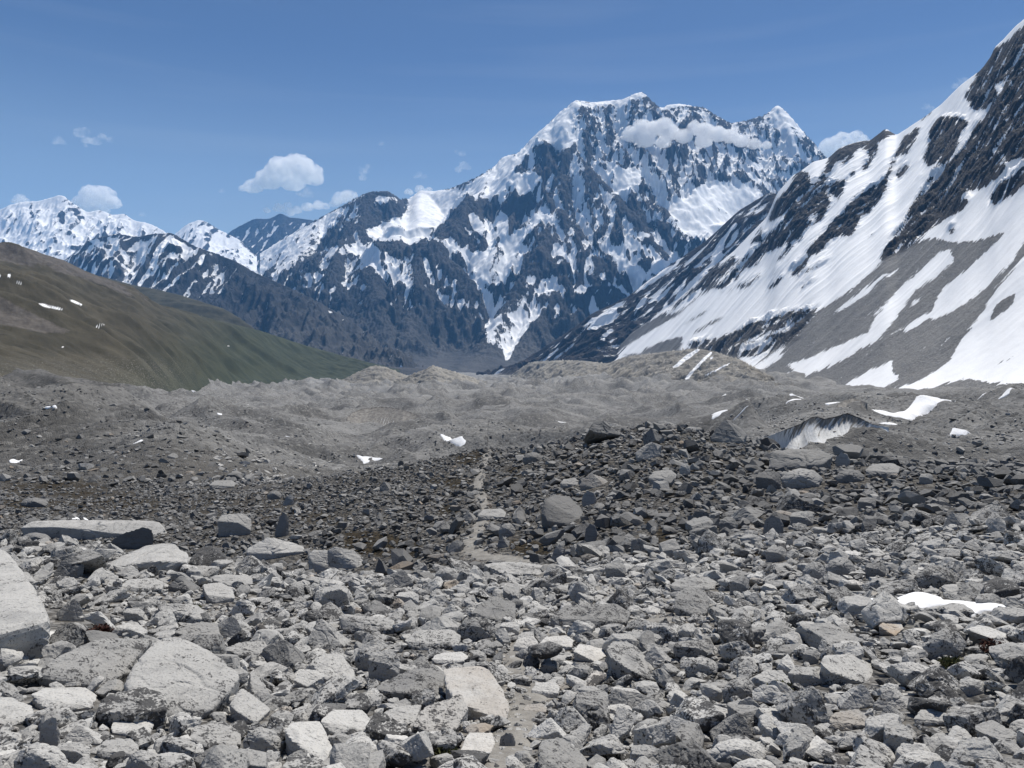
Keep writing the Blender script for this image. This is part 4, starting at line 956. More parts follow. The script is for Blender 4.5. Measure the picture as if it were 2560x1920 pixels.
def snow_patch(z, pts, label, lift=0.25, seed=0):
    P = tr(z, pts)
    Pa = np.array(P)
    x0, y0 = Pa.min(0) - 1; x1, y1 = Pa.max(0) + 1
    lowest = Pa[Pa[:, 1].argmax()]
    g = ground_hit(lowest[0], lowest[1])
    if g is None: return
    d0 = g[1]
    wid = (x1 - x0) / F * d0
    q = d0 + np.linspace(0, 2.2 * wid, 120)
    cxm = 0.5 * (x0 + x1)
    seen = HOR - F * blur(ground_z((cxm - 1280) / F * q, q), 3, 0) / q
    up = np.nonzero(seen <= y0)[0]
    L = float(max(q[up[0]] - d0, 0.25 * wid)) if len(up) else 1.3 * wid
    n = 84
    gx, gy = np.meshgrid(np.linspace(x0, x1, n), np.linspace(y1, y0, n))
    sx, sy = (x1 - x0) / n, (y1 - y0) / n
    wx_ = gx + 3.0 * sx * fbm2(gx / sx / 7, gy / sy / 7, 3, 0.6, seed=seed + 3); wy_ = gy + 3.0 * sy * fbm2(gx / sx / 7, gy / sy / 7, 3, 0.6, seed=seed + 9)
    soft = blur2(inside(P, wx_, wy_).astype(float), 1.6)
    Y = d0 + L * (y1 - gy) / (y1 - y0)
    X = (gx - 1280) / F * Y
    Zg = ground_z(X, Y)
    e = sstep(0.25, 0.6, soft)
    Zs = np.maximum(blur2(Zg, 2.5), Zg) + 0.22 * lift + 0.03 * wid * sstep(0.4, 1.0, blur2(soft, 5)) + 0.06 * lift * fbm2(X / (wid * .1), Y / (wid * .1), 3, seed=seed)
    Z = (Zg - 0.2 * lift) * (1 - e) + Zs * e
    k = (soft[:-1, :-1] + soft[1:, :-1] + soft[:-1, 1:] + soft[1:, 1:]) * 0.25 > 0.22
    if k.sum() < 3: return
    return tag(grid_obj("snow_patch", X, Y, Z, M_snow, None, k), label, "snow patch", "snow patches left on the rubble")

SP = [('I', [(1270, 712), (1340, 715), (1400, 740), (1440, 775), (1500, 740), (1560, 720), (1640, 712), (1740, 730), (1800, 765), (1900, 765), (1990, 785), (2100, 790), (2180, 800), (2100, 815), (2000, 820), (1900, 835), (1840, 800), (1760, 790), (1640, 795), (1540, 790), (1440, 790), (1350, 760), (1300, 735)], "large snow strip among the boulders at the right of the foreground", 0.14),
      ('I', [(925, 540), (990, 520), (1050, 512), (1030, 530), (960, 550)], "little snow wedge behind a rounded boulder on the right", 0.06),
      ('G', [(378, 250), (410, 226), (425, 240), (470, 245), (490, 290), (380, 290)], "bright snow patch just above the long flat slab at the left", 0.15),
      ('E', [(45, 665), (75, 660), (100, 672), (130, 662), (100, 690), (62, 692)], "snow patch nearest the left edge of the picture", 0.5),
      ('E', [(228, 350), (270, 360), (318, 386), (300, 390), (260, 370)], "slanting snow streak on the dark bank at left", 0.6),
      ('E', [(720, 572), (760, 552), (806, 548), (804, 562), (750, 576)], "small snow patch in the hollow left of centre", 0.5),
      ('E', [(1340, 336), (1386, 334), (1390, 350), (1370, 360), (1355, 345)], "small snow patch high on the glacier below the green slope", 0.8),
      ('E', [(1055, 278), (1085, 278), (1078, 288), (1060, 288)], "tiny snow patch at the foot of the brown hill", 0.8),
      ('E', [(1200, 408), (1228, 406), (1224, 418), (1204, 418)], "tiny snow dot on the debris left of the grey slip face", 0.6),
      ('E', [(1575, 535), (1612, 517), (1605, 530), (1585, 538)], "short snow streak on debris below the grey slip face", 0.5),
      ('E', [(1820, 575), (1850, 570), (1898, 600), (1860, 588)], "thin snow curl on the debris left of the trail crest", 0.5),
      ('E', [(1968, 658), (2010, 668), (2060, 655), (2118, 662), (2112, 684), (2010, 686)], "flat snow patch in front of the debris, left of the trail crest", 0.5),
      ('M', [(665, 540), (720, 540), (770, 565), (822, 596), (780, 602), (720, 575)], "tongue shaped snow patch beside the thin pole", 0.6),
      ('M', [(1300, 436), (1340, 445), (1366, 456), (1350, 460), (1320, 448)], "small snow streak right of the thin pole", 0.5),
      ('M', [(1295, 480), (1318, 486), (1310, 497)], "tiny snow dot above the dark rubble crest", 0.4),
      ('D', [(475, 855), (520, 862), (590, 850), (680, 815), (750, 795), (740, 810), (660, 850), (560, 885), (490, 892)], "long pale snow streak behind the crest of the rubble mound", 0.8),
      ('D', [(600, 890), (650, 870), (715, 858), (660, 880)], "thin snow line just below the long pale streak", 0.5),
      ('D', [(670, 785), (720, 750), (765, 735), (740, 760), (700, 780)], "snow streak on debris under the dark boulder fan", 0.8),
      ('D', [(890, 805), (930, 775), (995, 762), (960, 785)], "slim snow patch above the rubble, left of the ice cliff", 0.8),
      ('D', [(910, 750), (1000, 736), (990, 748), (920, 757)], "narrow snow line at the foot of the scree slope", 0.8),
      ('D', [(1105, 785), (1150, 775), (1205, 772), (1170, 795), (1130, 802)], "small snow patch left of the small grey slip face", 0.8),
      ('D', [(1365, 832), (1430, 800), (1560, 770), (1700, 728), (1780, 718), (1850, 738), (1740, 772), (1640, 792), (1560, 818), (1450, 830)], "largest snow patch, on the debris above the ice cliff", 0.9),
      ('D', [(1400, 905), (1450, 868), (1520, 848), (1605, 838), (1570, 866), (1490, 892)], "snow patch between the largest one and the ice cliff", 0.8),
      ('D', [(1800, 975), (1830, 955), (1900, 945), (1985, 938), (1960, 955), (1890, 978)], "lone snow patch on grey debris far right of the ice cliff", 0.7),
      ('D', [(2060, 740), (2110, 728), (2160, 724), (2130, 745)], "snow patch nearest the right edge, below the great snow tongue", 0.8),
      ('D', [(1950, 748), (2020, 742), (1990, 750)], "thin snow dash left of the one nearest the right edge", 0.7),
      ('D', [(540, 757), (570, 745), (560, 756)], "tiny snow dash on debris under the moraine wall", 0.7)]
for i, (z, p, lab, lf) in enumerate(SP):
    snow_patch(z, p, lab, lf, 800 + i * 7)

# ------------------------------------------------------------------ the trodden path
def mat_path():
    t = NT("trodden_grit")
    n = t.noise(3.5, 6, 0.6); n2 = t.noise(28, 4, 0.6)
    c = t.mix(t.ramp(n, 0.3, 0.7), (0.17, 0.160, 0.145), (0.29, 0.278, 0.255))
    c = t.mix(t.ramp(n2, 0.58, 0.75, 0, 0.5), c, (0.15, 0.14, 0.125))
    return t.finish(c, t.bump(t.math('ADD', n, t.math('MULTIPLY', n2, 0.35)), 0.8, 0.06))
M_path = mat_path()
def build_path(W, w0, w1, seed):
    W = np.array(W); k = 9
    W2 = blur(W, 1, 0)
    s = np.concatenate([[0], np.cumsum(np.hypot(np.diff(W2[:, 0]), np.diff(W2[:, 1])))])
    m = max(40, int(s[-1] / 0.16)); q = np.linspace(0, s[-1], m)
    C = np.stack([np.interp(q, s, W2[:, i]) for i in range(2)], 1)
    Tn = np.gradient(C, axis=0); Tn /= np.linalg.norm(Tn, axis=1)[:, None] + 1e-9
    N = np.stack([-Tn[:, 1], Tn[:, 0]], 1)
    wl_ = (w0 + (w1 - w0) * q / q[-1]) * 0.5
    off = np.linspace(-1, 1, k)
    ed = 1 + 0.8 * np.stack([fbm2(q / 0.9, q * 0 + sd * 9.1, 3, seed=seed) for sd in (0, 1)], 1)
    O = off[None] * wl_[:, None] * np.where(off[None] < 0, ed[:, :1], ed[:, 1:])
    X = C[:, :1] + N[:, :1] * O; Y = C[:, 1:] + N[:, 1:] * O
    Z = ground_z(X, Y) + 0.035 * (1 - off[None] ** 4) - 0.01
    return tag(grid_obj("footpath", X, Y, Z, M_path), None, "path", kind="structure")
build_path(path_up, 0.6, 0.9, 851)['label'] = "narrow pale footpath winding over the hollow to the pole"
build_path(path_near, 0.34, 0.36, 861)['label'] = "stretch of dusty footpath among the nearest boulders"
# ------------------------------------------------------------------ rock
def mat_rock():
    t = NT("lichen_speckled_gneiss")
    co = t.co
    tone, lich, warm = t.attr("tone"), t.attr("lich"), t.attr("warm")
    n1 = t.noise(2.3, 5, 0.6); n2 = t.noise(11.0, 5, 0.62); n3 = t.noise(55.0, 4, 0.65)
    band = t.noise(7.0, 4, 0.6, stretch=(0.35, 0.35, 3.2), rot=(0.5, 0.35, 0.2))
    base = t.mix(tone, (0.125, 0.124, 0.122), (0.57, 0.56, 0.535))
    base = t.mix(t.ramp(n1, 0.3, 0.7, 0, 0.45), base, t.mix(tone, (0.085, 0.084, 0.083), (0.42, 0.412, 0.392)))
    base = t.mix(t.ramp(band, 0.50, 0.72, 0, 0.42), base, (0.13, 0.132, 0.135))
    base = t.mix(t.ramp(n3, 0.53, 0.66, 0, 0.55), base, (0.10, 0.10, 0.105))
    base = t.mix(t.math('MULTIPLY', warm, t.ramp(n1, 0.25, 0.65)), base, (0.38, 0.29, 0.20))
    # black crustose lichen in ragged spots
    lf = t.math('ADD', t.math('MULTIPLY', n2, 0.5), t.math('MULTIPLY', n3, 0.5))
    lf = t.math('ADD', lf, t.math('MULTIPLY', t.math('SUBTRACT', n1, 0.5), 0.35))
    th = t.math('SUBTRACT', 0.72, t.math('MULTIPLY', lich, 0.335))
    d = t.ramp(t.math('SUBTRACT', lf, th), -0.015, 0.035)
    base = t.mix(t.math('MULTIPLY', d, 0.88), base, (0.035, 0.035, 0.037))
    h = t.math('ADD', t.math('MULTIPLY', n2, 0.030), t.math('MULTIPLY', n3, 0.009))
    h = t.math('ADD', h, t.math('MULTIPLY', band, 0.012))
    t.b.inputs["Roughness"].default_value = 0.88
    return t.finish(base, t.bump(h, 0.9, 1.0))
M_rock = mat_rock()

def ico(sub):
    bm = bmesh.new(); bmesh.ops.create_icosphere(bm, subdivisions=sub, radius=1.0)
    V = np.array([v.co[:] for v in bm.verts]); Fc = np.array([[v.index for v in f.verts] for f in bm.faces])
    bm.free()
    return V / np.linalg.norm(V, axis=1)[:, None], Fc
ICO = {k: ico(k) for k in (2, 3, 4, 5, 6)}

def hull_of(P):
    bm = bmesh.new()
    vs = [bm.verts.new(p) for p in P]
    r = bmesh.ops.convex_hull(bm, input=vs)
    junk = list({e for e in r['geom_interior'] + r['geom_unused'] if isinstance(e, bmesh.types.BMVert)})
    if junk: bmesh.ops.delete(bm, geom=junk, context='VERTS')
    bm.normal_update(); bm.verts.index_update()
    V = np.array([v.co[:] for v in bm.verts]); Fc = [[v.index for v in f.verts] for f in bm.faces]
    N = np.array([f.normal[:] for f in bm.faces]); C = np.array([f.calc_center_median()[:] for f in bm.faces])
    bm.free()
    return V, Fc, N, C

def poly_from_planes(N, c, rng):
    """the exact angular block cut out by a set of planes"""
    k = np.vstack([N / c[:, None], np.eye(3) / 1.4, -np.eye(3) / 1.4])
    _, _, n, q = hull_of(k)
    h = (n * q).sum(1)
    V = n / np.maximum(h, 0.25)[:, None]
    V = V + rng.normal(0, 0.012, V.shape)
    V2, Fc, _, _ = hull_of(V)
    return V2, np.array(Fc)

def from_planes(N, c, sub, sharp):
    d = ICO[sub][0]
    q = np.clip(d @ N.T, 0, None) / c[None]
    return d * (1.0 / np.maximum((q ** sharp).sum(1) ** (1.0 / sharp), 1e-6))[:, None]

def roughen(V, size, seed, amt=1.0):
    """chips, ledges and pits, in proportion to the stone"""
    n = V / (np.linalg.norm(V, axis=1)[:, None] + 1e-9)
    q = V / size
    off = seed * 3.71 % 50
    w = q + 0.10 * np.stack([fbm3(q * 2.2 + off + k * 9, 2, seed=seed + k) for k in range(3)], 1)
    a = fbm3(w * 2.0 + off, 3, 0.5, seed=seed)
    b = 1 - np.abs(perlin3(w * 3.3 + off * 1.3, seed + 50))
    lay = w @ np.array((0.25, 0.2, 1.0)) * 5.0 + off
    led = lay - np.floor(lay); led = np.abs(led - 0.5) ** 3 * 4
    dsp = 0.034 * a - 0.035 * np.clip(b - 0.88, 0, 1) * 7 + 0.020 * led + 0.016 * fbm3(w * 9 + off, 2, seed=seed + 9)
    return V + n * (dsp * size * amt)[:, None]

def random_planes(rng, kind):
    ax = np.array(((1, 0, 0), (-1, 0, 0), (0, 1, 0), (0, -1, 0), (0, 0, 1), (0, 0, -1)), float)
    if kind == 'block':
        N = ax + rng.normal(0, 0.20, (6, 3)); c = rng.uniform(0.72, 1.0, 6)
        M = rng.normal(0, 1, (rng.integers(4, 8), 3)); c2 = rng.uniform(0.95, 1.18, len(M))
    elif kind == 'wedge':
        N = np.array(((0, 0, -1), (1, 0.1, 0.6), (-1, 0.2, 0.5), (0.1, 1, 0.5), (0, -1, 0.55)), float) + rng.normal(0, 0.22, (5, 3)); c = rng.uniform(0.62, 0.95, 5)
        M = rng.normal(0, 1, (rng.integers(4, 7), 3)); c2 = rng.uniform(0.85, 1.1, len(M))
    else:
        N = rng.normal(0, 1, (rng.integers(11, 16), 3)); c = rng.uniform(0.68, 1.0, len(N))
        M = ax + rng.normal(0, 0.3, (6, 3)); c2 = rng.uniform(0.8, 1.05, 6)
    N = np.vstack([N, M]); N /= np.linalg.norm(N, axis=1)[:, None]
    return N, np.concatenate([c, c2])

def rot_zyx(yaw, tx, ty):
    cz, sz, cx, sx, cy_, sy = math.cos(yaw), math.sin(yaw), math.cos(tx), math.sin(tx), math.cos(ty), math.sin(ty)
    Rz = np.array(((cz, -sz, 0), (sz, cz, 0), (0, 0, 1))); Rx = np.array(((1, 0, 0), (0, cx, -sx), (0, sx, cx))); Ry = np.array(((cy_, 0, sy), (0, 1, 0), (-sy, 0, cy_)))
    return Rx @ Ry @ Rz

# ---- boulders traced from the picture: hull points are (x, y, metres behind the foot)
HERO = []
def H(z, base, pts, label, tone=0.6, lich=0.4, warm=0.0, sharp=44, amt=1.0, name="boulder"):
    HERO.append(dict(z=z, base=base, pts=pts, label=label, tone=tone, lich=lich, warm=warm, sharp=sharp, amt=amt, name=name))

def Bx(z, x0, y0, x1, y1, style, label, depth=None, **k):
    """a boulder given by its outline box and build"""
    w, h = x1 - x0, y1 - y0
    s = {'block': [(0, .35, 0), (.12, .08, .4), (.75, 0, .55), (1, .25, .5), (.98, .8, .1), (.55, 1, 0), (.1, .85, 0), (.62, .45, 0)],
         'wedge': [(0, .8, .05), (.3, .12, .35), (.42, 0, .4), (1, .62, .55), (.9, .95, .1), (.45, 1, 0), (.7, .25, .6)],
         'wedger': [(0, .6, .5), (.62, 0, .4), (.75, .1, .35), (1, .8, .1), (.55, 1, 0), (.1, .95, .1), (.3, .25, .6)],
         'slab': [(0, .55, .1), (.2, .1, .7), (.8, 0, .9), (1, .35, .7), (.95, .75, .1), (.5, 1, 0), (.1, .85, 0)],
         'round': [(0, .55, .2), (.15, .2, .35), (.45, 0, .5), (.8, .12, .5), (1, .5, .35), (.9, .85, .1), (.5, 1, 0), (.12, .88, .05), (.5, .4, 0)],
         'up': [(.05, .75, .1), (.15, .3, .2), (.45, 0, .3), (.8, .05, .35), (1, .5, .3), (.85, .95, .05), (.45, 1, 0)],
         'lean': [(0, .95, 0), (.35, .2, .3), (.6, 0, .45), (1, .2, .5), (.8, .55, .2), (.4, 1, 0)]}[style]
    dm = (depth or 0.8)
    H(z, (x0 + w * .5, y1), [(x0 + a * w, y0 + b * h, ('w', c * dm, w)) for a, b, c in s], label, **k)

H('G', (150, 1062), [(300, 800, .1), (318, 832, 0), (0, 897, -.5), (-900, 1150, -1.2), (45, 435, 2.9), (-30, 425, 3.0), (-800, 480, 3.0), (240, 690, .9)], "huge pale flat topped block cut off by the left edge", .70, .42, sharp=40, amt=.35)
H('G', (500, 397), [(100, 330, 0), (170, 290, .9), (400, 287, 1.6), (880, 290, 1.6), (925, 330, 1.2), (940, 375, .6), (640, 362, .1), (320, 326, 0)], "long flat pale slab on the brink of the hollow at left", .68, .42, sharp=36, amt=.5)
H('G', (720, 447), [(605, 405, 0), (690, 355, .1), (790, 325, .2), (840, 340, .25), (852, 390, .25), (760, 442, 0), (800, 400, .6)], "dark round backed boulder leaning on the long flat slab", .12, .35)
H('G', (700, 572), [(605, 555, 0), (560, 540, .4), (700, 470, 1.0), (800, 425, 1.5), (960, 412, 1.5), (1040, 470, 1.0), (1050, 520, .5), (850, 512, 0), (720, 547, 0)], "broad flat grey slab with a dark front edge, below the long slab", .66, .35, sharp=34)
H('G', (1010, 692), [(918, 660, 0), (980, 600, .1), (1000, 592, .15), (1110, 660, .3), (1060, 685, 0), (1090, 650, .5)], "dark pointed boulder right of the field of pale pebbles", .2, .3)
H('G', (1200, 752), [(1115, 640, .3), (1220, 630, .5), (1290, 670, .5), (1300, 720, .2), (1180, 745, 0), (1140, 700, 0)], "square grey boulder with a smooth top right of the dark pointed one", .62, .3)
H('G', (1290, 662), [(1165, 600, .2), (1230, 585, .4), (1390, 595, .5), (1400, 640, .2), (1300, 660, 0), (1180, 620, 0)], "low long boulder behind the square grey one", .55, .4)
H('G', (1450, 512), [(1360, 450, .3), (1490, 375, .8), (1560, 420, .8), (1680, 430, .9), (1690, 460, .6), (1560, 470, .1), (1440, 505, 0), (1360, 470, 0)], "pale hump backed boulder on the brink, left of centre", .78, .3)
H('G', (1800, 577), [(1700, 470, .2), (1730, 450, .4), (1830, 455, .5), (1885, 560, .2), (1780, 570, 0), (1720, 520, 0)], "pale slanting slab right of the hump backed boulder on the brink", .75, .3)
H('G', (1930, 562), [(1805, 450, .2), (1840, 430, .3), (1960, 455, .5), (2020, 520, .4), (1990, 560, 0), (1900, 550, 0)], "rounded boulder with a bright top beside the russet turf on the brink", .7, .4)
H('G', (500, 1235), [(165, 1150, 0), (300, 1040, .2), (500, 950, .5), (640, 940, .8), (850, 935, 1.0), (800, 1000, .8), (700, 1130, .3), (560, 1230, 0), (200, 1175, 0)], "great dark leaning boulder left of the big pale one", .42, .55, sharp=22)
H('G', (920, 1402), [(655, 1210, .2), (780, 1000, .7), (880, 930, 1.0), (960, 915, 1.1), (1060, 950, 1.1), (1220, 1050, .9), (1345, 1130, .6), (1330, 1170, .5), (1180, 1340, .15), (950, 1400, 0), (920, 1400, 0), (700, 1230, .1)], "biggest pale tent shaped boulder, in the left foreground", .62, .44, sharp=24, amt=.7)
H('G', (620, 1442), [(520, 1350, 0), (540, 1260, .15), (640, 1220, .3), (800, 1195, .45), (930, 1240, .4), (935, 1330, .2), (760, 1350, .05), (560, 1430, 0)], "knobbly boulder blotched black with lichen, in front of the big pale one", .6, .78, sharp=16, amt=1.4)
H('G', (350, 1352), [(170, 1250, .1), (230, 1215, .4), (470, 1210, .5), (545, 1260, .4), (500, 1320, .05), (360, 1345, 0), (230, 1320, 0)], "flat pale boulder below the great dark leaning one", .78, .35)
H('G', (100, 1432), [(-60, 1270, .3), (60, 1262, .4), (185, 1320, .3), (188, 1380, .1), (60, 1430, 0), (-60, 1400, 0)], "pale boulder cut by the left edge, below the huge block", .72, .4)
H('G', (720, 1492), [(610, 1430, .05), (640, 1390, .2), (820, 1365, .35), (850, 1420, .25), (830, 1470, .03), (690, 1490, 0), (620, 1465, 0)], "pale squared stone right below the lichen blotched boulder", .78, .35)
H('G', (1150, 1562), [(1045, 1500, 0), (1080, 1420, .2), (1230, 1395, .35), (1330, 1450, .35), (1335, 1530, .1), (1170, 1560, 0)], "rough dark fronted boulder below the big pale one", .5, .6, amt=1.3)
H('G', (1410, 1422), [(1265, 1310, .1), (1330, 1215, .3), (1350, 1217, .3), (1500, 1330, .25), (1420, 1410, 0), (1370, 1410, 0), (1300, 1340, .03)], "sharp edged three sided stone right of the big pale boulder", .66, .35, sharp=40, amt=.6)
H('G', (1690, 1217), [(1620, 1170, 0), (1660, 1110, .15), (1790, 1120, .3), (1800, 1150, .2), (1700, 1210, 0)], "tilted pale chunk below the rounded bright boulder", .76, .3)
H('G', (1870, 1197), [(1725, 1080, .1), (1780, 1020, .3), (1890, 1030, .4), (1970, 1130, .3), (1960, 1170, .1), (1880, 1195, 0), (1760, 1150, 0)], "rounded bright boulder left of the dark slanting one beside the path", .72, .45)
H('G', (1790, 1002), [(1690, 960, 0), (1750, 840, .2), (1780, 832, .2), (1850, 900, .4), (1945, 960, .4), (1900, 990, .1), (1780, 1000, 0)], "steep pyramid boulder between the long grey block and the big pale one", .55, .5)
H('G', (2040, 922), [(1870, 820, .1), (1900, 805, .3), (2180, 835, .4), (2190, 890, .1), (2060, 915, 0), (1900, 905, 0)], "long grey block with a dark speckled front, left of the path", .5, .6)
H('G', (1920, 1482), [(1770, 1400, .05), (1830, 1335, .3), (2000, 1335, .4), (2080, 1420, .3), (2050, 1450, .1), (1840, 1475, 0)], "smooth pale loaf shaped boulder left of the greenish lichened slab", .8, .3)
H('G', (1780, 1622), [(1565, 1440, .2), (1620, 1405, .45), (1770, 1395, .55), (1850, 1560, .25), (1800, 1620, 0), (1700, 1580, 0), (1600, 1490, .05)], "bright tilted slab below the smooth loaf shaped boulder", .85, .22)
H('G', (1090, 957), [(950, 905, .1), (1100, 845, .3), (1200, 860, .35), (1225, 930, .15), (1120, 952, 0)], "round dark backed boulder just above the biggest pale one", .4, .45)
Bx('G', 1165, 815, 1355, 945, 'wedger', "smooth grey pointed stone behind the round dark backed boulder", tone=.5, lich=.12, sharp=40, amt=.4)
H('G', (1350, 1062), [(1215, 1000, 0), (1330, 960, .2), (1480, 955, .4), (1500, 1030, .1), (1400, 1060, 0)], "low boulder with a black hollow front, right of the biggest pale one", .5, .55)
Bx('G', 70, 1510, 380, 1720, 'round', "pale rounded boulder in the bottom left corner", tone=.72, lich=.5)
Bx('G', 300, 1510, 500, 1642, 'block', "flat topped stone right of the corner boulder at bottom left", tone=.6, lich=.45)
Bx('G', 530, 1490, 770, 1615, 'slab', "grey slab stone at the bottom, under the pale squared stone", tone=.55, lich=.5)
Bx('G', 690, 1550, 890, 1720, 'round', "rounded stone on the bottom edge, below the grey slab stone", tone=.6, lich=.55)
Bx('G', 340, 1415, 580, 1530, 'wedge', "pale ridge backed stone under the flat pale boulder", tone=.68, lich=.45)
Bx('G', 205, 1365, 335, 1560, 'up', "upright stone with an orange stained tip at lower left", tone=.6, lich=.4, warm=.25)
Bx('G', 280, 480, 470, 610, 'lean', "dark slanting boulder right of the huge left block", tone=.25, lich=.5)
Bx('G', 110, 355, 285, 415, 'round', "dark rounded boulder under the left end of the long flat slab", tone=.22, lich=.3)
Bx('G', 310, 720, 475, 850, 'wedger', "smooth wedge boulder leaning beside the huge left block", tone=.5, lich=.25)
Bx('G', 660, 605, 910, 690, 'slab', "speckled flat boulder left of the dark pointed one", tone=.62, lich=.55)
Bx('G', 680, 770, 800, 850, 'block', "square topped stone among the pale pebbles at left", tone=.6, lich=.4)
Bx('G', 600, 860, 820, 935, 'round', "half buried pale boulder just above the great dark leaning one", tone=.75, lich=.35)
Bx('G', 365, 850, 480, 925, 'round', "small round boulder near the corner of the huge left block", tone=.5, lich=.5)
Bx('G', 1960, 975, 2120, 1120, 'round', "rounded boulder left of the dark slanting one, below the long grey block", tone=.6, lich=.5)
Bx('G', 1340, 1425, 1560, 1590, 'round', "round grey boulder left of the bright tilted slab", tone=.55, lich=.5)
Bx('G', 2030, 1000, 2212, 1190, 'block', "banded boulder just left of the dark slanting one by the path", tone=.62, lich=.5)
H('H', (400, 1297), [(155, 1220, .1), (240, 1180, .2), (350, 1110, .4), (480, 1072, .6), (560, 1110, .6), (570, 1180, .5), (545, 1240, .2), (460, 1290, 0), (350, 1240, 0), (240, 1240, 0)], "dark slanting boulder resting against the big cream slab by the path", .28, .6, sharp=22)
H('H', (760, 1412), [(545, 1100, .8), (770, 1085, 1.0), (800, 1110, .95), (870, 1200, .6), (920, 1300, .25), (915, 1385, 0), (880, 1407, -.05), (760, 1350, 0), (620, 1290, .1), (560, 1200, .4)], "big cream coloured tilted slab beside the path, stained orange", .74, .30, warm=.22, sharp=34, amt=.8)
H('H', (560, 1482), [(375, 1420, .05), (440, 1320, .3), (650, 1245, .5), (690, 1330, .35), (600, 1475, 0), (480, 1475, 0)], "slab mottled with dark and yellow green lichen, in front of the cream slab", .62, .62, warm=.12)
H('H', (330, 1422), [(215, 1350, .1), (290, 1318, .25), (430, 1305, .35), (390, 1420, 0), (230, 1390, 0)], "grey cornered stone left of the yellow green lichened slab", .6, .45)
H('H', (730, 1602), [(640, 1560, 0), (690, 1460, .3), (820, 1460, .35), (835, 1520, .2), (810, 1590, 0)], "cream flat topped block at the bottom, left of the path", .9, .12, warm=.15)
H('H', (1200, 1722), [(1065, 1560, .1), (1090, 1500, .3), (1200, 1485, .4), (1300, 1560, .4), (1370, 1650, .2), (1250, 1720, 0), (1080, 1690, 0)], "blue grey boulder on the bottom edge, right of the path", .35, .5)
H('H', (1940, 832), [(1825, 770, .1), (1830, 690, .3), (1900, 655, .45), (1990, 665, .45), (2025, 720, .3), (2010, 800, .05), (1960, 820, 0)], "tall square shouldered boulder beside the dusty bend of the path", .38, .5)
Bx('H', 1795, 598, 2065, 690, 'slab', "slanting slab just behind the tall square shouldered boulder", tone=.45, lich=.5)
H('H', (1380, 1077), [(1265, 1010, .1), (1300, 970, .35), (1440, 990, .4), (1450, 1040, .15), (1390, 1072, 0)], "cream angular block right of the small dark cairn", .92, .1, warm=.1)
Bx('H', 935, 925, 1075, 1030, 'slab', "cream wedge where the path turns, above the cairn", tone=.92, lich=.12, warm=.1, sharp=40)
Bx('H', 1075, 922, 1272, 1012, 'slab', "flat cream stone directly behind the cairn", tone=.9, lich=.15, warm=.08)
H('H', (1640, 1177), [(1445, 990, .3), (1480, 955, .5), (1560, 950, .6), (1640, 1000, .6), (1730, 1130, .3), (1690, 1170, 0), (1560, 1100, .02), (1470, 1040, .1)], "big rounded grey boulder sloping down, right of the cairn", .5, .6)
H('H', (840, 852), [(700, 800, 0), (760, 740, .3), (840, 700, .5), (950, 740, .5), (950, 840, .1), (870, 850, 0)], "dark wedge fronted outcrop in the middle of the foreground", .28, .45)  # low tone carries the shade of its left face
Bx('H', 858, 848, 972, 925, 'block', "cream cube of stone below the dark wedge fronted outcrop", tone=.85, lich=.12)
Bx('H', 1130, 745, 1590, 892, 'slab', "wide dark bedrock hump right of the dark wedge fronted outcrop", tone=.32, lich=.6, depth=.5)
Bx('H', 620, 815, 850, 960, 'round', "pair of dark humps below the wedge outcrop, the larger stone", tone=.4, lich=.65)
H('H', (980, 612), [(760, 530, .6), (870, 580, 0), (920, 610, 0), (1090, 592, 0), (1150, 600, .1), (1100, 530, .7), (900, 515, .9)], "flat slab where the path drops into the hollow", .6, .55)
Bx('H', 1640, 980, 1815, 1105, 'wedge', "pale wedge stone right of the big rounded grey boulder", tone=.72, lich=.35)
H('H', (1930, 1597), [(1830, 1470, .1), (1860, 1410, .25), (1950, 1400, .3), (1995, 1480, .25), (1970, 1590, 0), (1900, 1540, 0)], "dark upright egg shaped boulder at lower right", .3, .55)
Bx('H', 1880, 1040, 2075, 1152, 'round', "round speckled boulder between the dark block and the bright rubble", tone=.62, lich=.62)
Bx('H', 1815, 945, 2045, 1060, 'block', "dark front speckled block above the round speckled boulder", tone=.4, lich=.65)
Bx('H', 330, 885, 650, 1010, 'slab', "hump with a dark hollow under it, left of the path above the cream slab", tone=.6, lich=.6)
Bx('H', 480, 1015, 690, 1085, 'slab', "pale chipped flat stone just above the cream slab", tone=.85, lich=.25)
Bx('H', 205, 560, 390, 660, 'wedger', "dark faced triangular boulder near the brink of the hollow", tone=.35, lich=.4)
Bx('H', 285, 680, 415, 760, 'block', "pale block below the dark faced triangular boulder", tone=.78, lich=.35)
Bx('H', 500, 545, 640, 630, 'round', "pale boulder on the brink left of the flat slab by the path", tone=.66, lich=.5)
Bx('H', 1030, 1175, 1195, 1270, 'slab', "thin pale shard lying on the path edge below the cairn", tone=.8, lich=.3, sharp=40)
Bx('H', 985, 1300, 1125, 1365, 'slab', "brownish flat stone in the middle of the path", tone=.45, lich=.3, warm=.35)
Bx('H', 850, 1455, 950, 1560, 'up', "dark upright stone beside the path at the bottom", tone=.3, lich=.5)
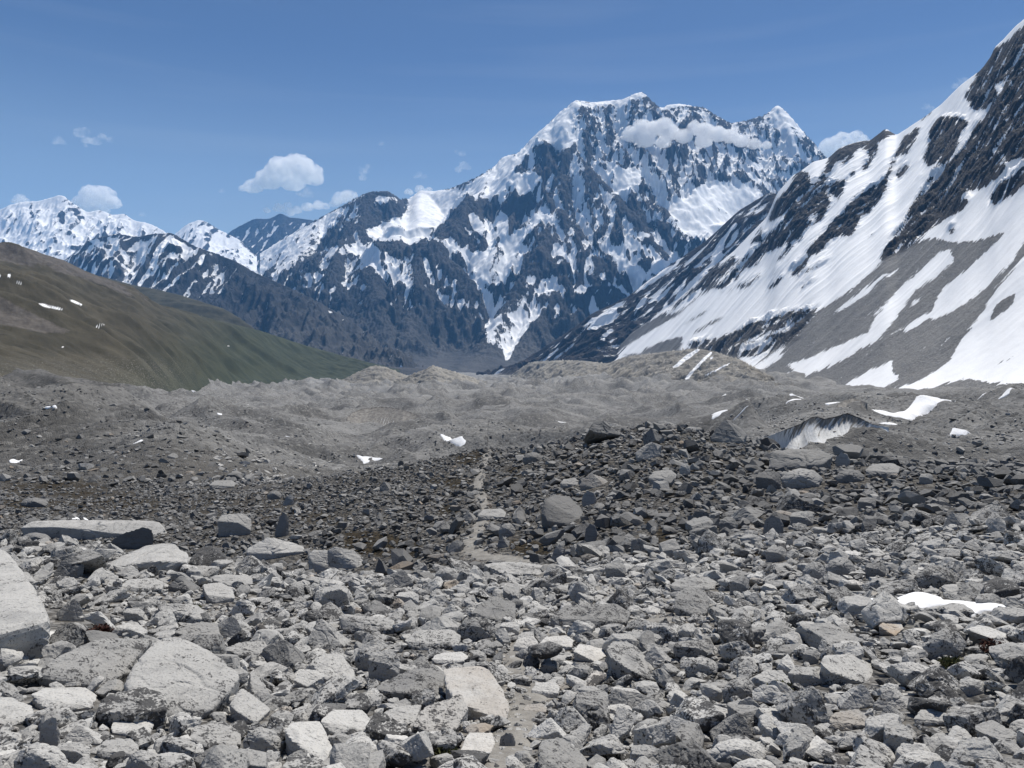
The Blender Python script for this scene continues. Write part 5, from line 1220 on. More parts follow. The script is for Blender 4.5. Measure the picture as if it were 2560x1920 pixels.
# a small cairn of three dark stones
Bx('H', 985, 1025, 1085, 1110, 'round', "left foot stone of the small dark cairn", tone=.25, lich=.7, name="cairn_stone")
Bx('H', 1085, 1060, 1190, 1135, 'block', "right foot stone of the small dark cairn", tone=.3, lich=.65, name="cairn_stone")
H('I', (1490, 932), [(1405, 870, .1), (1450, 835, .3), (1520, 840, .35), (1550, 885, .2), (1500, 928, 0)], "only orange stained boulder, on the right below the snow strip", .75, .15, warm=.85)
H('I', (1290, 1197), [(1080, 1070, .1), (1110, 1035, .4), (1270, 1025, .6), (1380, 1090, .6), (1425, 1170, .3), (1300, 1180, 0), (1130, 1120, 0)], "largest block of the right foreground, bright topped with a dark front", .66, .5)
Bx('I', 1600, 535, 1855, 668, 'round', "broad speckled boulder above the snow strip at right", tone=.42, lich=.65)
Bx('I', 1110, 488, 1282, 605, 'round', "smooth rounded boulder right of the little snow wedge", tone=.5, lich=.4)
Bx('I', 985, 515, 1120, 620, 'round', "pale rounded boulder touching the little snow wedge", tone=.58, lich=.5)
H('I', (1870, 772), [(1800, 760, 0), (1870, 640, .3), (1920, 615, .45), (2000, 640, .5), (1960, 700, .2), (1880, 765, 0)], "leaning block beside the far end of the snow strip", .4, .55)
Bx('I', 1940, 688, 2080, 785, 'block', "squat block right of the leaning block at the snow strip", tone=.5, lich=.5)
Bx('I', 1330, 518, 1450, 608, 'block', "dark squared boulder left of the broad speckled one above the snow", tone=.35, lich=.5)
Bx('I', 470, 1350, 722, 1515, 'wedger', "dark smooth sloping boulder in the right foreground, left of the brown stained one", tone=.3, lich=.5)
Bx('I', 460, 1490, 800, 1645, 'round', "long pale turtle backed boulder below the dark smooth sloping one", tone=.8, lich=.35)
Bx('I', 1370, 1215, 1605, 1340, 'wedge', "pale ridged boulder below the largest block at right", tone=.6, lich=.5)
Bx('I', 1390, 1305, 1560, 1415, 'wedge', "pointed boulder in front of the pale ridged one", tone=.5, lich=.5)
Bx('I', 1170, 1190, 1395, 1335, 'wedger', "pale pointed slab below the front of the largest right block", tone=.66, lich=.45)
Bx('I', 1120, 1335, 1345, 1455, 'slab', "brown stained slab in the lower right foreground", tone=.45, lich=.5, warm=.35)
Bx('I', 540, 1155, 742, 1290, 'round', "rounded boulder with a mossy cleft on its right", tone=.5, lich=.6)
Bx('I', 1660, 885, 1900, 1055, 'round', "large speckled boulder right of the orange stained one", tone=.55, lich=.6)
Bx('I', 580, 592, 692, 695, 'block', "square block standing right of the tall square shouldered boulder", tone=.5, lich=.4)
Bx('I', 985, 1000, 1080, 1085, 'block', "grey upright block just left of the largest right block", tone=.5, lich=.3)
Bx('I', 900, 1095, 1130, 1210, 'block', "angular block left of the pale pointed slab at right", tone=.55, lich=.55)
Bx('I', 1240, 1635, 1480, 1740, 'round', "boulder on the bottom edge, right of the long turtle backed one", tone=.55, lich=.55)
Bx('I', 1480, 1555, 1800, 1720, 'round', "pale boulder on the bottom edge at lower right", tone=.72, lich=.5)
Bx('I', 1600, 1325, 1790, 1430, 'slab', "flat grey boulder right of the pointed one at lower right", tone=.6, lich=.5)
Bx('I', 1840, 1160, 2010, 1260, 'round', "rounded boulder near the right edge, below the reddish plants", tone=.6, lich=.5)
Bx('I', 580, 1600, 860, 1730, 'round', "bright rounded boulder on the bottom edge right of centre", tone=.85, lich=.3)
# on the mound across the hollow
H('M', (1370, 1027), [(1220, 960, .3), (1235, 880, .6), (1290, 850, 1.3), (1380, 860, 1.8), (1460, 950, 1.3), (1440, 990, .4), (1370, 1022, 0), (1255, 1000, 0)], "biggest dark faced boulder on the mound, right of the footpath", .14, .25, sharp=60, amt=.5)  # very low tone stands in for the shaded left face
Bx('M', 1742, 562, 1892, 660, 'wedger', "tilted smooth block near the crest of the mound", tone=.45, lich=.2, sharp=36)
Bx('M', 1430, 733, 1602, 818, 'wedge', "brownish tent shaped boulder above the biggest dark faced one", tone=.42, lich=.2, warm=.15)
Bx('M', 1325, 760, 1432, 815, 'slab', "low smooth boulder left of the brownish tent shaped one", tone=.4, lich=.2)
Bx('M', 1815, 715, 1972, 795, 'slab', "overhanging dark fronted slab on the upper right of the mound", tone=.42, lich=.25)
Bx('M', 1458, 1005, 1535, 1120, 'up', "standing shark fin stone below the biggest dark faced boulder", tone=.3, lich=.3)
Bx('M', 1268, 1128, 1358, 1225, 'lean', "pale kite shaped boulder by the russet turf and the path", tone=.5, lich=.2)
Bx('M', 1573, 1225, 1692, 1318, 'block', "squared boulder at the foot of the mound, right of the path", tone=.5, lich=.25)
Bx('M', 1118, 618, 1238, 680, 'round', "dark whale backed boulder near the pole end of the path", tone=.2, lich=.2)
Bx('M', 1440, 828, 1532, 915, 'up', "pale upright slab right behind the biggest dark faced boulder", tone=.55, lich=.2)
Bx('M', 985, 1010, 1085, 1090, 'round', "rounded boulder right beside the middle of the footpath", tone=.42, lich=.3)
Bx('M', 1985, 678, 2050, 745, 'round', "round pale boulder high on the right of the mound", tone=.62, lich=.2)
Bx('M', 868, 930, 1032, 995, 'slab', "flat boulder the footpath bends round", tone=.5, lich=.25)
Bx('M', 975, 1080, 1050, 1150, 'wedge', "dark leaning stone right of the lower footpath", tone=.35, lich=.3)
Bx('M', 785, 945, 865, 1000, 'wedge', "grey stone left of the footpath bend", tone=.45, lich=.3)
Bx('M', 695, 1100, 800, 1175, 'lean', "tilted slab left of the lower footpath", tone=.4, lich=.3)
Bx('D', 468, 875, 682, 1012, 'wedge', "dark leaning slab jutting from the crest of the mound", tone=.28, lich=.2, sharp=36)
H('D', (950, 1167), [(795, 1150, 0), (810, 1055, .7), (900, 1045, 1.4), (1080, 1045, 1.4), (1160, 1080, .9), (1100, 1132, .1), (950, 1160, 0)], "widest dark flat slab on the crest of the mound", .28, .3, sharp=30)
Bx('D', 862, 1148, 1102, 1262, 'round', "big pale rounded boulder below the widest dark slab", tone=.52, lich=.3)
Bx('D', 1165, 1155, 1335, 1232, 'round', "dark overhung boulder right of the big pale rounded one", tone=.2, lich=.25)
Bx('D', 725, 1165, 870, 1265, 'block', "black fronted block left of the big pale rounded boulder", tone=.12, lich=.2)  # shadow on the front is put into the whole block's tone
Bx('D', 1160, 1058, 1252, 1145, 'up', "pale cube standing right of the widest dark slab", tone=.55, lich=.2)
Bx('D', 60, 1003, 212, 1095, 'lean', "pale leaning slab left of the dark jutting slab", tone=.5, lich=.2)
Bx('D', 1330, 1120, 1530, 1195, 'slab', "long low slab on the right brink of the mound", tone=.4, lich=.3)
Bx('D', 1630, 1178, 1710, 1238, 'block', "square boulder on the far right brink of the mound", tone=.48, lich=.3)
Bx('I', 760, 250, 885, 375, 'up', "tall dark rounded boulder in the middle of the right mound", tone=.35, lich=.4)
Bx('I', 915, 235, 1050, 325, 'block', "smooth squared boulder right of the tall dark rounded one", tone=.5, lich=.25)
Bx('I', 520, 265, 632, 350, 'round', "round dark boulder left of the tall dark rounded one", tone=.3, lich=.35)
Bx('I', 1290, 160, 1395, 230, 'block', "dark square boulder high on the right slope of the mound", tone=.3, lich=.3)
Bx('I', 1760, 240, 1890, 335, 'wedge', "pyramid boulder near the right edge of the mound", tone=.45, lich=.35)
Bx('I', 780, 430, 900, 520, 'block', "square pale boulder above the russet turf on the right", tone=.5, lich=.35)
# in the hollow on the left
Bx('E', 1198, 955, 1392, 1082, 'block', "smooth grey boulder in the hollow behind the brink", tone=.5, lich=.15)
Bx('E', 1515, 945, 1602, 1088, 'lean', "standing finger of dark rock in the hollow", tone=.3, lich=.1)
Bx('E', 1155, 772, 1305, 822, 'slab', "long low boulder on the dark slope of the hollow", tone=.35, lich=.2)
Bx('E', 1475, 830, 1560, 882, 'round', "dark rounded boulder on the slope left of the footpath", tone=.25, lich=.2)
Bx('E', 1560, 850, 1630, 915, 'lean', "pale tilted slab on the slope left of the footpath", tone=.5, lich=.2)
Bx('E', 2095, 780, 2165, 835, 'wedge', "dark cone shaped boulder left of the upper footpath", tone=.28, lich=.2)
Bx('E', 110, 870, 270, 925, 'round', "big dark boulder in the hollow beyond the long flat slab", tone=.2, lich=.2)

FOOT = []            # (x, y, radius) of what already stands on the ground
SHOWN = []           # where each traced boulder stands: nothing loose may lie piled in front of it
INDIV = []           # (object, projected width, x, y, traced?)
def add_rock_obj(name, V, Fc, at, tone, lich, warm, smooth=False):
    n = len(V)
    me = raw_mesh(name, V - at, Fc, M_rock, {"tone": np.full(n, tone), "lich": np.full(n, lich), "warm": np.full(n, warm)}, smooth, 3)
    o = link(name, me); o.location = at
    return o

def build_hero(h, k):
    (bx, by), = tr(h['z'], [h['base']])
    g = ground_hit(bx, by)
    if g is None: return
    d0 = g[1]
    sc = ZOOM[h['z']][2]
    P = []
    for x, y, dd in h['pts']:
        (px, py), = tr(h['z'], [(x, y)])
        if isinstance(dd, tuple): dd = dd[1] * (dd[2] / sc) / F * d0
        P.append(world_pt(px, py, d0 + dd))
    P = np.array(P)
    wid = np.ptp(P[:, 0])
    c0 = P.mean(0)
    low = []
    for p in P:
        q = p.copy(); q[:2] = c0[:2] + (p[:2] - c0[:2]) * 0.9
        q[2] = min(p[2] - 0.02 * wid, ground_z(q[:1], q[1:2])[0] - 0.10 * wid)
        low.append(q)
    A = np.vstack([P, np.array(low)])
    V, Fc, N, C = hull_of(A)
    ctr = 0.5 * (V.min(0) + V.max(0))
    ext = 0.5 * (V.max(0) - V.min(0))
    # work in a unit cube so that long stones stay evenly meshed
    Vn, Fn, N, C = hull_of((A - ctr) / ext)
    c = np.maximum((N * C).sum(1), 0.04)
    px_w = wid / d0 * 800.0
    sub = 6 if px_w > 90 else 5 if px_w > 24 else 4
    S = from_planes(N, c, sub, h['sharp']) * ext
    S = roughen(S, 2.0 * float(np.cbrt(ext.prod())), 11 + k * 7, h['amt'])
    W = S + ctr
    at = np.array((ctr[0], ctr[1], W[:, 2].min()))
    o = add_rock_obj(h['name'], W, ICO[sub][1], at, h['tone'], h['lich'], h['warm'])
    tag(o, h['label'], "rock", "cairn beside the path" if h['name'] == "cairn_stone" else "boulders scattered over the moraine")
    FOOT.append((ctr[0], ctr[1], ext[0] * 0.92, ext[1] * 0.92))
    sx = 1280 + F * W[:, 0] / W[:, 1]; sy = HOR - F * W[:, 2] / W[:, 1]
    SHOWN.append((sx.min(), sx.max(), sy.min(), max(by, sy.min() + 4), d0))
    INDIV.append((o, px_w, ctr[0], ctr[1], W[:, 2].max()))
    return W
for k, h in enumerate(HERO): build_hero(h, k)

# the stone balanced on the cairn
def cairn_top():
    (px, py), = tr('H', [(1150, 1055)])
    a = [i for i in INDIV if i[0].name.startswith("cairn_stone")]
    x = np.mean([i[2] for i in a]); y = np.mean([i[3] for i in a]); z = max(i[4] for i in a)
    rng = np.random.default_rng(5)
    N, c = random_planes(rng, 'any')
    S = from_planes(N, c, 4, 18) * np.array((0.155, 0.12, 0.075))
    S = roughen(S, 0.2, 77, 1.2)
    at = np.array((x + 0.02, y, z - 0.015)); S[:, 2] -= S[:, 2].min()
    o = add_rock_obj("cairn_stone", S + at, ICO[4][1], at, .2, .8, 0)
    tag(o, "dark knobbly cap stone balanced on top of the small cairn", "rock", "cairn beside the path")
cairn_top()

# ------------------------------------------------------------------ loose stones: sizes and places
rngA = np.random.default_rng(2024)
ROCKS = []           # x, y, half length, kind seed
class Cover:
    def __init__(self, x0, x1, y0, y1, cell):
        self.x0, self.y0, self.c = x0, y0, cell
        self.g = np.zeros((int((y1 - y0) / cell) + 1, int((x1 - x0) / cell) + 1), bool)
    def box(self, x, y, rx, ry):
        i0 = int((y - ry - self.y0) / self.c); i1 = int((y + ry - self.y0) / self.c) + 1
        j0 = int((x - rx - self.x0) / self.c); j1 = int((x + rx - self.x0) / self.c) + 1
        return max(i0, 0), min(i1, self.g.shape[0]), max(j0, 0), min(j1, self.g.shape[1])
    def free(self, x, y, r, lim):
        i0, i1, j0, j1 = self.box(x, y, r * .75, r * .75)
        if i1 <= i0 or j1 <= j0: return False
        return self.g[i0:i1, j0:j1].mean() <= lim
    def fill(self, x, y, rx, ry=None):
        i0, i1, j0, j1 = self.box(x, y, rx, ry or rx)
        if i1 > i0 and j1 > j0: self.g[i0:i1, j0:j1] = True

def hides(x, y, r):
    """would these stones stand in front of a traced boulder?"""
    px = 1280 + F * x / y; hw = F * r / y * 0.85
    top = HOR - F * (ground_base(x, y) + 0.85 * r) / y
    bad = np.zeros(len(x), bool)
    for a, b, t0, t1, d in SHOWN:
        bad |= (y < d + 0.1 + np.where(r > 0.11, 1.1 * r, 0)) & (px + hw > a + 0.10 * (b - a)) & (px - hw < b - 0.10 * (b - a)) & (top < t1 - 0.10 * (t1 - t0))
    return bad

def scatter(classes, sample, cov, lim, path_gap, keep=None):
    for r0, r1, n in classes:
        x, y = sample(n)
        r = rngA.uniform(r0, r1, n)
        pd = path_dist(x, y)
        ok = pd > path_gap + 0.8 * r
        if keep is not None: ok &= keep(x, y, r)
        ok &= ~hides(x, y, r)
        for i in np.nonzero(ok)[0]:
            if cov.free(x[i], y[i], r[i], lim):
                cov.fill(x[i], y[i], r[i] * 0.72)
                ROCKS.append((x[i], y[i], r[i]))

def wedge_sample(d0, d1, power=1.0, ang=0.70):
    def f(n):
        u = rngA.uniform(0, 1, n)
        d = (d0 ** (2 - power) + u * (d1 ** (2 - power) - d0 ** (2 - power))) ** (1 / (2 - power)) if power != 2 else d0 * (d1 / d0) ** u
        return rngA.uniform(-ang, ang, n) * (d + 3.0), d
    return f
cov1 = Cover(-19, 19, 2, 20, 0.03)
for f in FOOT: cov1.fill(f[0], f[1], f[2] * .8, f[3] * .8)
snow_m = Mask(1400, 1380, 2660, 1600, 1.5)
snow_m.add(*SP[0][:2], 1); snow_m.add(*SP[1][:2], 1); snow_m.done(3)
def keep_fg(x, y, r):
    px = 1280 + F * x / y; py = HOR - F * ground_base(x, y) / y
    sn = snow_m.at(np.clip(px, 1405, 2650), np.clip(py, 1385, 1590))
    return (r < 0.036 * y) & ((sn < .3) | (rngA.uniform(0, 1, len(x)) > .86)) & ((r < 0.045) | (rngA.uniform(0, 1, len(x)) > 0.95 * pale_m.at(np.clip(px, -90, 2650), np.clip(py, 940, 1925))))
scatter([(.30, .42, 12), (.20, .30, 110), (.14, .20, 1000), (.095, .14, 6500), (.062, .095, 30000)], wedge_sample(2.6, 19.0, 0.4), cov1, 0.24, 0.03, keep_fg)
scatter([(.038, .062, 44000)], wedge_sample(2.6, 17.0, 0.7), cov1, 0.4, -0.04, keep_fg)
scatter([(.020, .038, 34000)], wedge_sample(2.6, 11.0, 1.0), cov1, 0.4, -0.1)
cov2 = Cover(-80, 80, 16, 96, 0.10)
for f in FOOT: cov2.fill(f[0], f[1], f[2] * .8, f[3] * .8)
def keep_mound(x, y, r):
    px = 1280 + F * x / y; py = HOR - F * ground_base(x, y) / y
    m = moss_m.at(np.clip(px, -90, 2650), np.clip(py, 1085, 1495))
    dens = 0.80 + 0.20 * sstep(1240, 1420, px)
    far_left = (y > 34) & (px < 1180)
    return (rngA.uniform(0, 1, len(x)) < dens * (1 - 0.75 * np.clip(m, 0, 1))) & ~(far_left & (r > .34) & (rngA.uniform(0, 1, len(x)) < .93))
scatter([(.7, 1.0, 10), (.45, .7, 160), (.30, .45, 1300), (.20, .30, 5500), (.13, .20, 22000)], wedge_sample(18.5, 90.0, 0.6), cov2, 0.22, 0.42, keep_mound)
scatter([(.085, .13, 30000)], wedge_sample(18.5, 75.0, 0.7), cov2, 0.35, 0.3, keep_mound)
cov3 = Cover(-360, 360, 84, 520, 0.5)
scatter([(1.2, 1.8, 14), (.7, 1.2, 420), (.42, .7, 6000), (.26, .42, 16000)], wedge_sample(86, 460, 1.4, .68), cov3, 0.35, 0.0)
print("stones", len(ROCKS))

# ---- which are big enough in the picture to be boulders of their own
RK = np.array(ROCKS)
RD = RK[:, 1]
pxw = RK[:, 2] * 2 / RD * 800.0
infr = (np.abs(RK[:, 0] / RD) < 0.655) & (HOR - F * ground_base(RK[:, 0], RK[:, 1]) / RD < 1960)
n_free = 298 - len(INDIV)
order = np.argsort(-np.where(infr, pxw, -1))
own = order[:n_free]
is_own = np.zeros(len(RK), bool); is_own[own] = True

def stone_tone(rng, x, d):
    """lighter stones near the camera; on the mound shade is put into the tone"""
    m = float(sstep(16, 22, np.array([d]))[0])  # mound stones darkened to stand in for their shaded fronts
    t = float(np.clip(rng.normal(0.58 - 0.40 * m, 0.16 - .02 * m), 0.0, 1)); l = float(np.clip(rng.normal(0.56 - 0.16 * m, 0.20), 0, 0.95))
    w = float(rng.uniform(0.2, 0.6)) if rng.uniform() < 0.012 else 0.0
    return t, l, w

def seat(S, x, y, sink):
    """set a stone into the ground: its foot on the slope, a little of it buried"""
    h = np.ptp(S[:, 2])
    S = S.copy(); S[:, 2] -= S[:, 2].min() + h * sink
    S[:, 0] += x; S[:, 1] += y; S[:, 2] += float(ground_z(np.array([x]), np.array([y]))[0])
    return S

OWN = []
for j in own:
    x, y, r = RK[j]
    rng = np.random.default_rng(9000 + int(j))
    kind = rng.choice(['block', 'wedge', 'any', 'any'])
    N, c = random_planes(rng, kind)
    asp = np.array((1.0, rng.uniform(.62, .9), rng.uniform(.30, .62)))
    w = pxw[j]
    sub = 5 if w > 22 else 4
    S = from_planes(N, c, sub, rng.uniform(26, 60)) * asp * r
    S = roughen(S, 1.7 * r, int(j) % 997 + 3, rng.uniform(.7, 1.4))
    S = S @ rot_zyx(rng.uniform(0, 6.28), rng.normal(0, .22), rng.normal(0, .22)).T
    S = seat(S, x, y, rng.uniform(.05, .2))
    t, l, wm = stone_tone(rng, x, y)
    if w > 26: wm = 0.0
    at = np.array((x, y, S[:, 2].min()))
    o = add_rock_obj("boulder", S, ICO[sub][1], at, t, l, wm)
    OWN.append((o, x, y, r, t, l, wm, kind, asp[2], w))

# ---- the uncounted rest: one mass of rubble for each stretch of ground
def hull_proto(rng, n):
    N, c = random_planes(rng, rng.choice(['block', 'wedge', 'any', 'any']))
    V, Fc = poly_from_planes(N[:n], c[:n], rng)
    V = V * np.array((1.0, rng.uniform(.6, .92), rng.uniform(.28, .60)))
    return V / np.abs(V[:, :2]).max(), Fc

def ico_proto(rng, sub, seed):
    N, c = random_planes(rng, rng.choice(['block', 'wedge', 'any', 'any']))
    S = from_planes(N, c, sub, rng.uniform(30, 60)) * np.array((1.0, rng.uniform(.6, .92), rng.uniform(.28, .60)))
    return roughen(S, 1.7, seed, rng.uniform(.8, 1.5)), ICO[sub][1]

def mass(name, label, sel, protos, smooth, sink=(.04, .22)):
    idx = np.nonzero(sel)[0]
    rng = np.random.default_rng(len(idx))
    pick = rng.integers(0, len(protos), len(idx))
    Vs, Fs, T, L, Wm = [], [], [], [], []
    base = 0
    gz = ground_z(RK[idx, 0], RK[idx, 1])
    for p, (PV, PF) in enumerate(protos):
        k = np.nonzero(pick == p)[0]
        if len(k) == 0: continue
        n = len(k)
        yaw = rng.uniform(0, 6.283, n); tx = rng.normal(0, .25, n); ty = rng.normal(0, .25, n)
        Rm = np.array([rot_zyx(a, b, c) for a, b, c in zip(yaw, tx, ty)])
        V = np.einsum('nij,vj->nvi', Rm, PV) * (RK[idx[k], 2] * rng.uniform(.85, 1.1, n))[:, None, None]
        V[:, :, 2] *= rng.uniform(.75, 1.25, n)[:, None]
        h = np.ptp(V[:, :, 2], axis=1); V[:, :, 2] -= (V[:, :, 2].min(1) + h * rng.uniform(*sink, n))[:, None]
        V[:, :, 0] += RK[idx[k], 0][:, None]; V[:, :, 1] += RK[idx[k], 1][:, None]; V[:, :, 2] += gz[k][:, None]
        Vs.append(V.reshape(-1, 3))
        Fs.append((PF[None] + (base + np.arange(n) * len(PV))[:, None, None]).reshape(-1, 3)); base += n * len(PV)
        d = RK[idx[k], 1]
        m = sstep(16, 22, d) * sstep(600, 110, d)  # stretch where the shade of stone fronts is put into the tone
        t = np.clip(rng.normal(0, 1, n) * (.17 - .02 * m) + 0.60 - 0.46 * m, 0, 1); l = np.clip(rng.normal(0, .16, n) + .50 - .12 * m, 0, .9)
        t = np.where(d > 80, np.clip(0.36 + rng.normal(0, .24, n) - 0.3 * sstep(700, 300, 1280 + F * RK[idx[k], 0] / d), 0, 1), t)
        w = np.where(rng.uniform(0, 1, n) < .018, rng.uniform(.2, .6, n), 0)
        for arr, v in ((T, t), (L, l), (Wm, w)): arr.append(np.repeat(v, len(PV)))
    me = raw_mesh(name, np.vstack(Vs), np.vstack(Fs), M_rock, {"tone": np.concatenate(T), "lich": np.concatenate(L), "warm": np.concatenate(Wm)}, smooth, 3)
    return tag(link(name, me), label, kind="stuff")
rngP = np.random.default_rng(77)
rest = ~is_own
big = [ico_proto(rngP, 3, 300 + i) for i in range(40)]
mid = [hull_proto(rngP, 18) for i in range(40)]
small = [hull_proto(rngP, 14) for i in range(40)]
tiny = [hull_proto(rngP, 8) for i in range(24)]
near = RD < 19.5
mass("rubble", "loose broken stones and pebbles covering the near moraine", rest & near & (pxw > 13), big, False)
mass("pebbles", "small chips and pebbles between the stones", rest & near & (pxw <= 13), mid, False)
mass("rubble", "dark stones covering the mound and hollow", rest & ~near & (RD < 92) & (pxw > 7), mid, False)
mass("rubble", "small stones covering the mound and hollow", rest & ~near & (RD < 92) & (pxw <= 7), small, False)
mass("rubble", "scattered blocks on the debris covered glacier", rest & (RD >= 92), tiny, False, (.3, .5))
# ------------------------------------------------------------------ naming the untraced boulders by their neighbours
def bearing_words(dx, dd, w):
    """where a stone lies from its landmark: sideways dx and distance dd, in metres"""
    a, b = abs(dx), abs(dd)
    side = "right" if dx > 0 else "left"
    if a > 2.2 * b: return "%s of" % side
    if b > 2.2 * a: return "behind" if dd > 0 else "in front of"
    return ("behind and %s of" if dd > 0 else "in front and %s of") % side

SHORT = {}
def short_label(s):
    return s.split(",")[0]
LM = [(i[0], i[2], i[3], i[1]) for i in INDIV if i[0].name.startswith("boulder")]
LM = sorted(LM, key=lambda q: -q[3])[:95]
ORD = ["nearest", "second", "third", "fourth", "fifth", "sixth", "seventh", "eighth", "ninth", "tenth", "eleventh", "twelfth"]
bins = {}
for q in OWN:
    o, x, y, r, t, l, wm, kind, asp, w = q
    best = min(LM, key=lambda m: math.hypot((m[1] / m[2] - x / y) * 1.0, 0.55 * (math.log(m[2]) - math.log(y))))
    rel = bearing_words(x - best[1], y - best[2], w)
    bins.setdefault((best[0].name, rel), []).append((math.hypot(x - best[1], y - best[2]), q, best))
for (nm, rel), L in bins.items():
    L.sort(key=lambda e: e[0])
    for i, (dd, q, best) in enumerate(L):
        o, x, y, r, t, l, wm, kind, asp, w = q
        tone = "rusty" if wm > 0.3 else "pale" if t > .68 else "dark" if t < .33 else "grey"
        ref = short_label(best[0]['label'])
        lab = "%s loose %s stone %s the %s" % (ORD[min(i, 11)], tone, rel, ref)
        ws = lab.split()
        if len(ws) > 16:
            ws = ("%s %s stone %s the %s" % (ORD[min(i, 11)], tone, rel, ref)).split()
        if len(ws) > 16:
            ws = ws[:16]
            while ws[-1] in ("of", "the", "with", "a", "in", "on", "and", "by", "at", "its", "to", "below", "above", "right", "left", "behind", "under"): ws.pop()
        tag(o, " ".join(ws), "rock", "boulders scattered over the moraine")

# ------------------------------------------------------------------ the marker pole at the top of the path
def tube(bm, a, b, r0, r1, n=8):
    a, b = np.array(a, float), np.array(b, float)
    t = (b - a) / np.linalg.norm(b - a)
    u = np.cross(t, (0, 0, 1)) if abs(t[2]) < .9 else np.cross(t, (1, 0, 0)); u /= np.linalg.norm(u); v = np.cross(t, u)
    r_ = [[bm.verts.new(p + (u * math.cos(k * 2 * math.pi / n) + v * math.sin(k * 2 * math.pi / n)) * rr) for k in range(n)] for p, rr in ((a, r0), (b, r1))]
    for k in range(n): bm.faces.new((r_[0][k], r_[0][(k + 1) % n], r_[1][(k + 1) % n], r_[1][k]))
    bm.faces.new(r_[0][::-1]); bm.faces.new(r_[1])
def bm_obj(name, bm, mat, parent=None):
    me = bpy.data.meshes.new(name); bm.normal_update(); bm.to_mesh(me); bm.free(); me.materials.append(mat)
    o = link(name, me)
    if parent: o.parent = parent
    return o
t = NT("weathered_wood"); M_wood = t.finish(t.mix(t.noise(30, 4, 0.6, stretch=(6, 6, 1)), (0.05, 0.042, 0.036), (0.13, 0.115, 0.10)))
g = path_up[-1] + np.array((-0.35, 0.1, 0.0)); g[2] = ground_z(g[:1], g[1:2])[0]
root = bpy.data.objects.new("marker_pole", None); root.location = g; COL.objects.link(root)
tag(root, "thin dark wooden pole standing where the footpath reaches the crest", "pole")
hh = (HOR - 1054) / F * g[1] - g[2]
bm = bmesh.new(); tube(bm, (0, 0, -0.3), (0.05, 0, hh * .55), 0.06, 0.055); tube(bm, (0.05, 0, hh * .55), (0.07, 0.02, hh), 0.055, 0.04)
bm_obj("shaft", bm, M_wood, root)
bm = bmesh.new(); tube(bm, (-0.12, 0.05, hh * .62), (0.26, -0.04, hh * .60), 0.02, 0.016)
bm_obj("crosspiece", bm, M_wood, root)

# ------------------------------------------------------------------ small alpine plants among the stones
def mat_leaf(name, a, b):
    t = NT(name); return t.finish(t.mix(t.ramp(t.noise(14, 3), .3, .7), a, b))
M_red = mat_leaf("russet_leaves", (0.035, 0.014, 0.011), (0.075, 0.032, 0.022))
M_grn = mat_leaf("dull_green_leaves", (0.045, 0.05, 0.018), (0.11, 0.11, 0.045))
def plant(z, x, y, w, h, mat, label, seed, n=230):
    (px, py), = tr(z, [(x, y)])
    g = ground_hit(px, py)
    s = g[1] / F / ZOOM[z][2]
    W_, H_ = w * s, h * s
    rng = np.random.default_rng(seed)
    root = bpy.data.objects.new("alpine_plant", None); root.location = g; COL.objects.link(root)
    tag(root, label, "plant", "low plants between the stones")
    bs, bl = bmesh.new(), bmesh.new()
    for i in range(n):
        a = rng.uniform(0, 6.283); q = math.sqrt(rng.uniform()) ; lean = q * 0.9
        b0 = np.array((math.cos(a) * W_ * .32 * q, math.sin(a) * W_ * .25 * q, -0.02))
        L = H_ * rng.uniform(.5, 1.05) * (1.1 - .4 * q)
        tip = b0 + np.array((math.cos(a) * lean * L * .8, math.sin(a) * lean * L * .8, L + .02))
        if i % 3 == 0: tube(bs, b0, tip, 0.0035, 0.002, 4)
        for k in range(4):
            c = b0 + (tip - b0) * rng.uniform(.35, 1.0) + rng.normal(0, .012, 3)
            d = rng.normal(0, 1, 3); d /= np.linalg.norm(d); e = np.cross(d, rng.normal(0, 1, 3)); e /= np.linalg.norm(e)
            ll = rng.uniform(.012, .028); ww = ll * .42
            q4 = [bl.verts.new(p) for p in (c - d * ll, c + e * ww, c + d * ll, c - e * ww)]
            bl.faces.new(q4)
    bm_obj("stem", bs, M_wood, root); bm_obj("leaves", bl, mat, root)
plant('G', 555, 945, 105, 75, M_red, "russet leafed plant between the pebbles and the great dark leaning boulder", 1)
plant('I', 2060, 1040, 190, 80, M_red, "wide russet plant near the right edge, below the speckled boulders", 2, 320)
plant('I', 2120, 1092, 90, 60, M_red, "smaller russet clump just below the wide russet plant", 3)
plant('I', 2190, 1150, 80, 60, M_grn, "dull green tuft cut by the right edge", 4)
plant('I', 1810, 1110, 110, 55, M_grn, "dull green tuft right of the largest block of the right foreground", 5)
plant('I', 862, 1265, 75, 80, M_grn, "dark green tuft in the cleft beside the rounded boulder", 6)
plant('G', 1080, 800, 50, 45, M_grn, "little green tuft below the dark pointed boulder", 7, 120)
plant('H', 560, 1600, 120, 60, M_grn, "sparse green sprigs beside the cream flat topped block at the bottom", 8, 160)
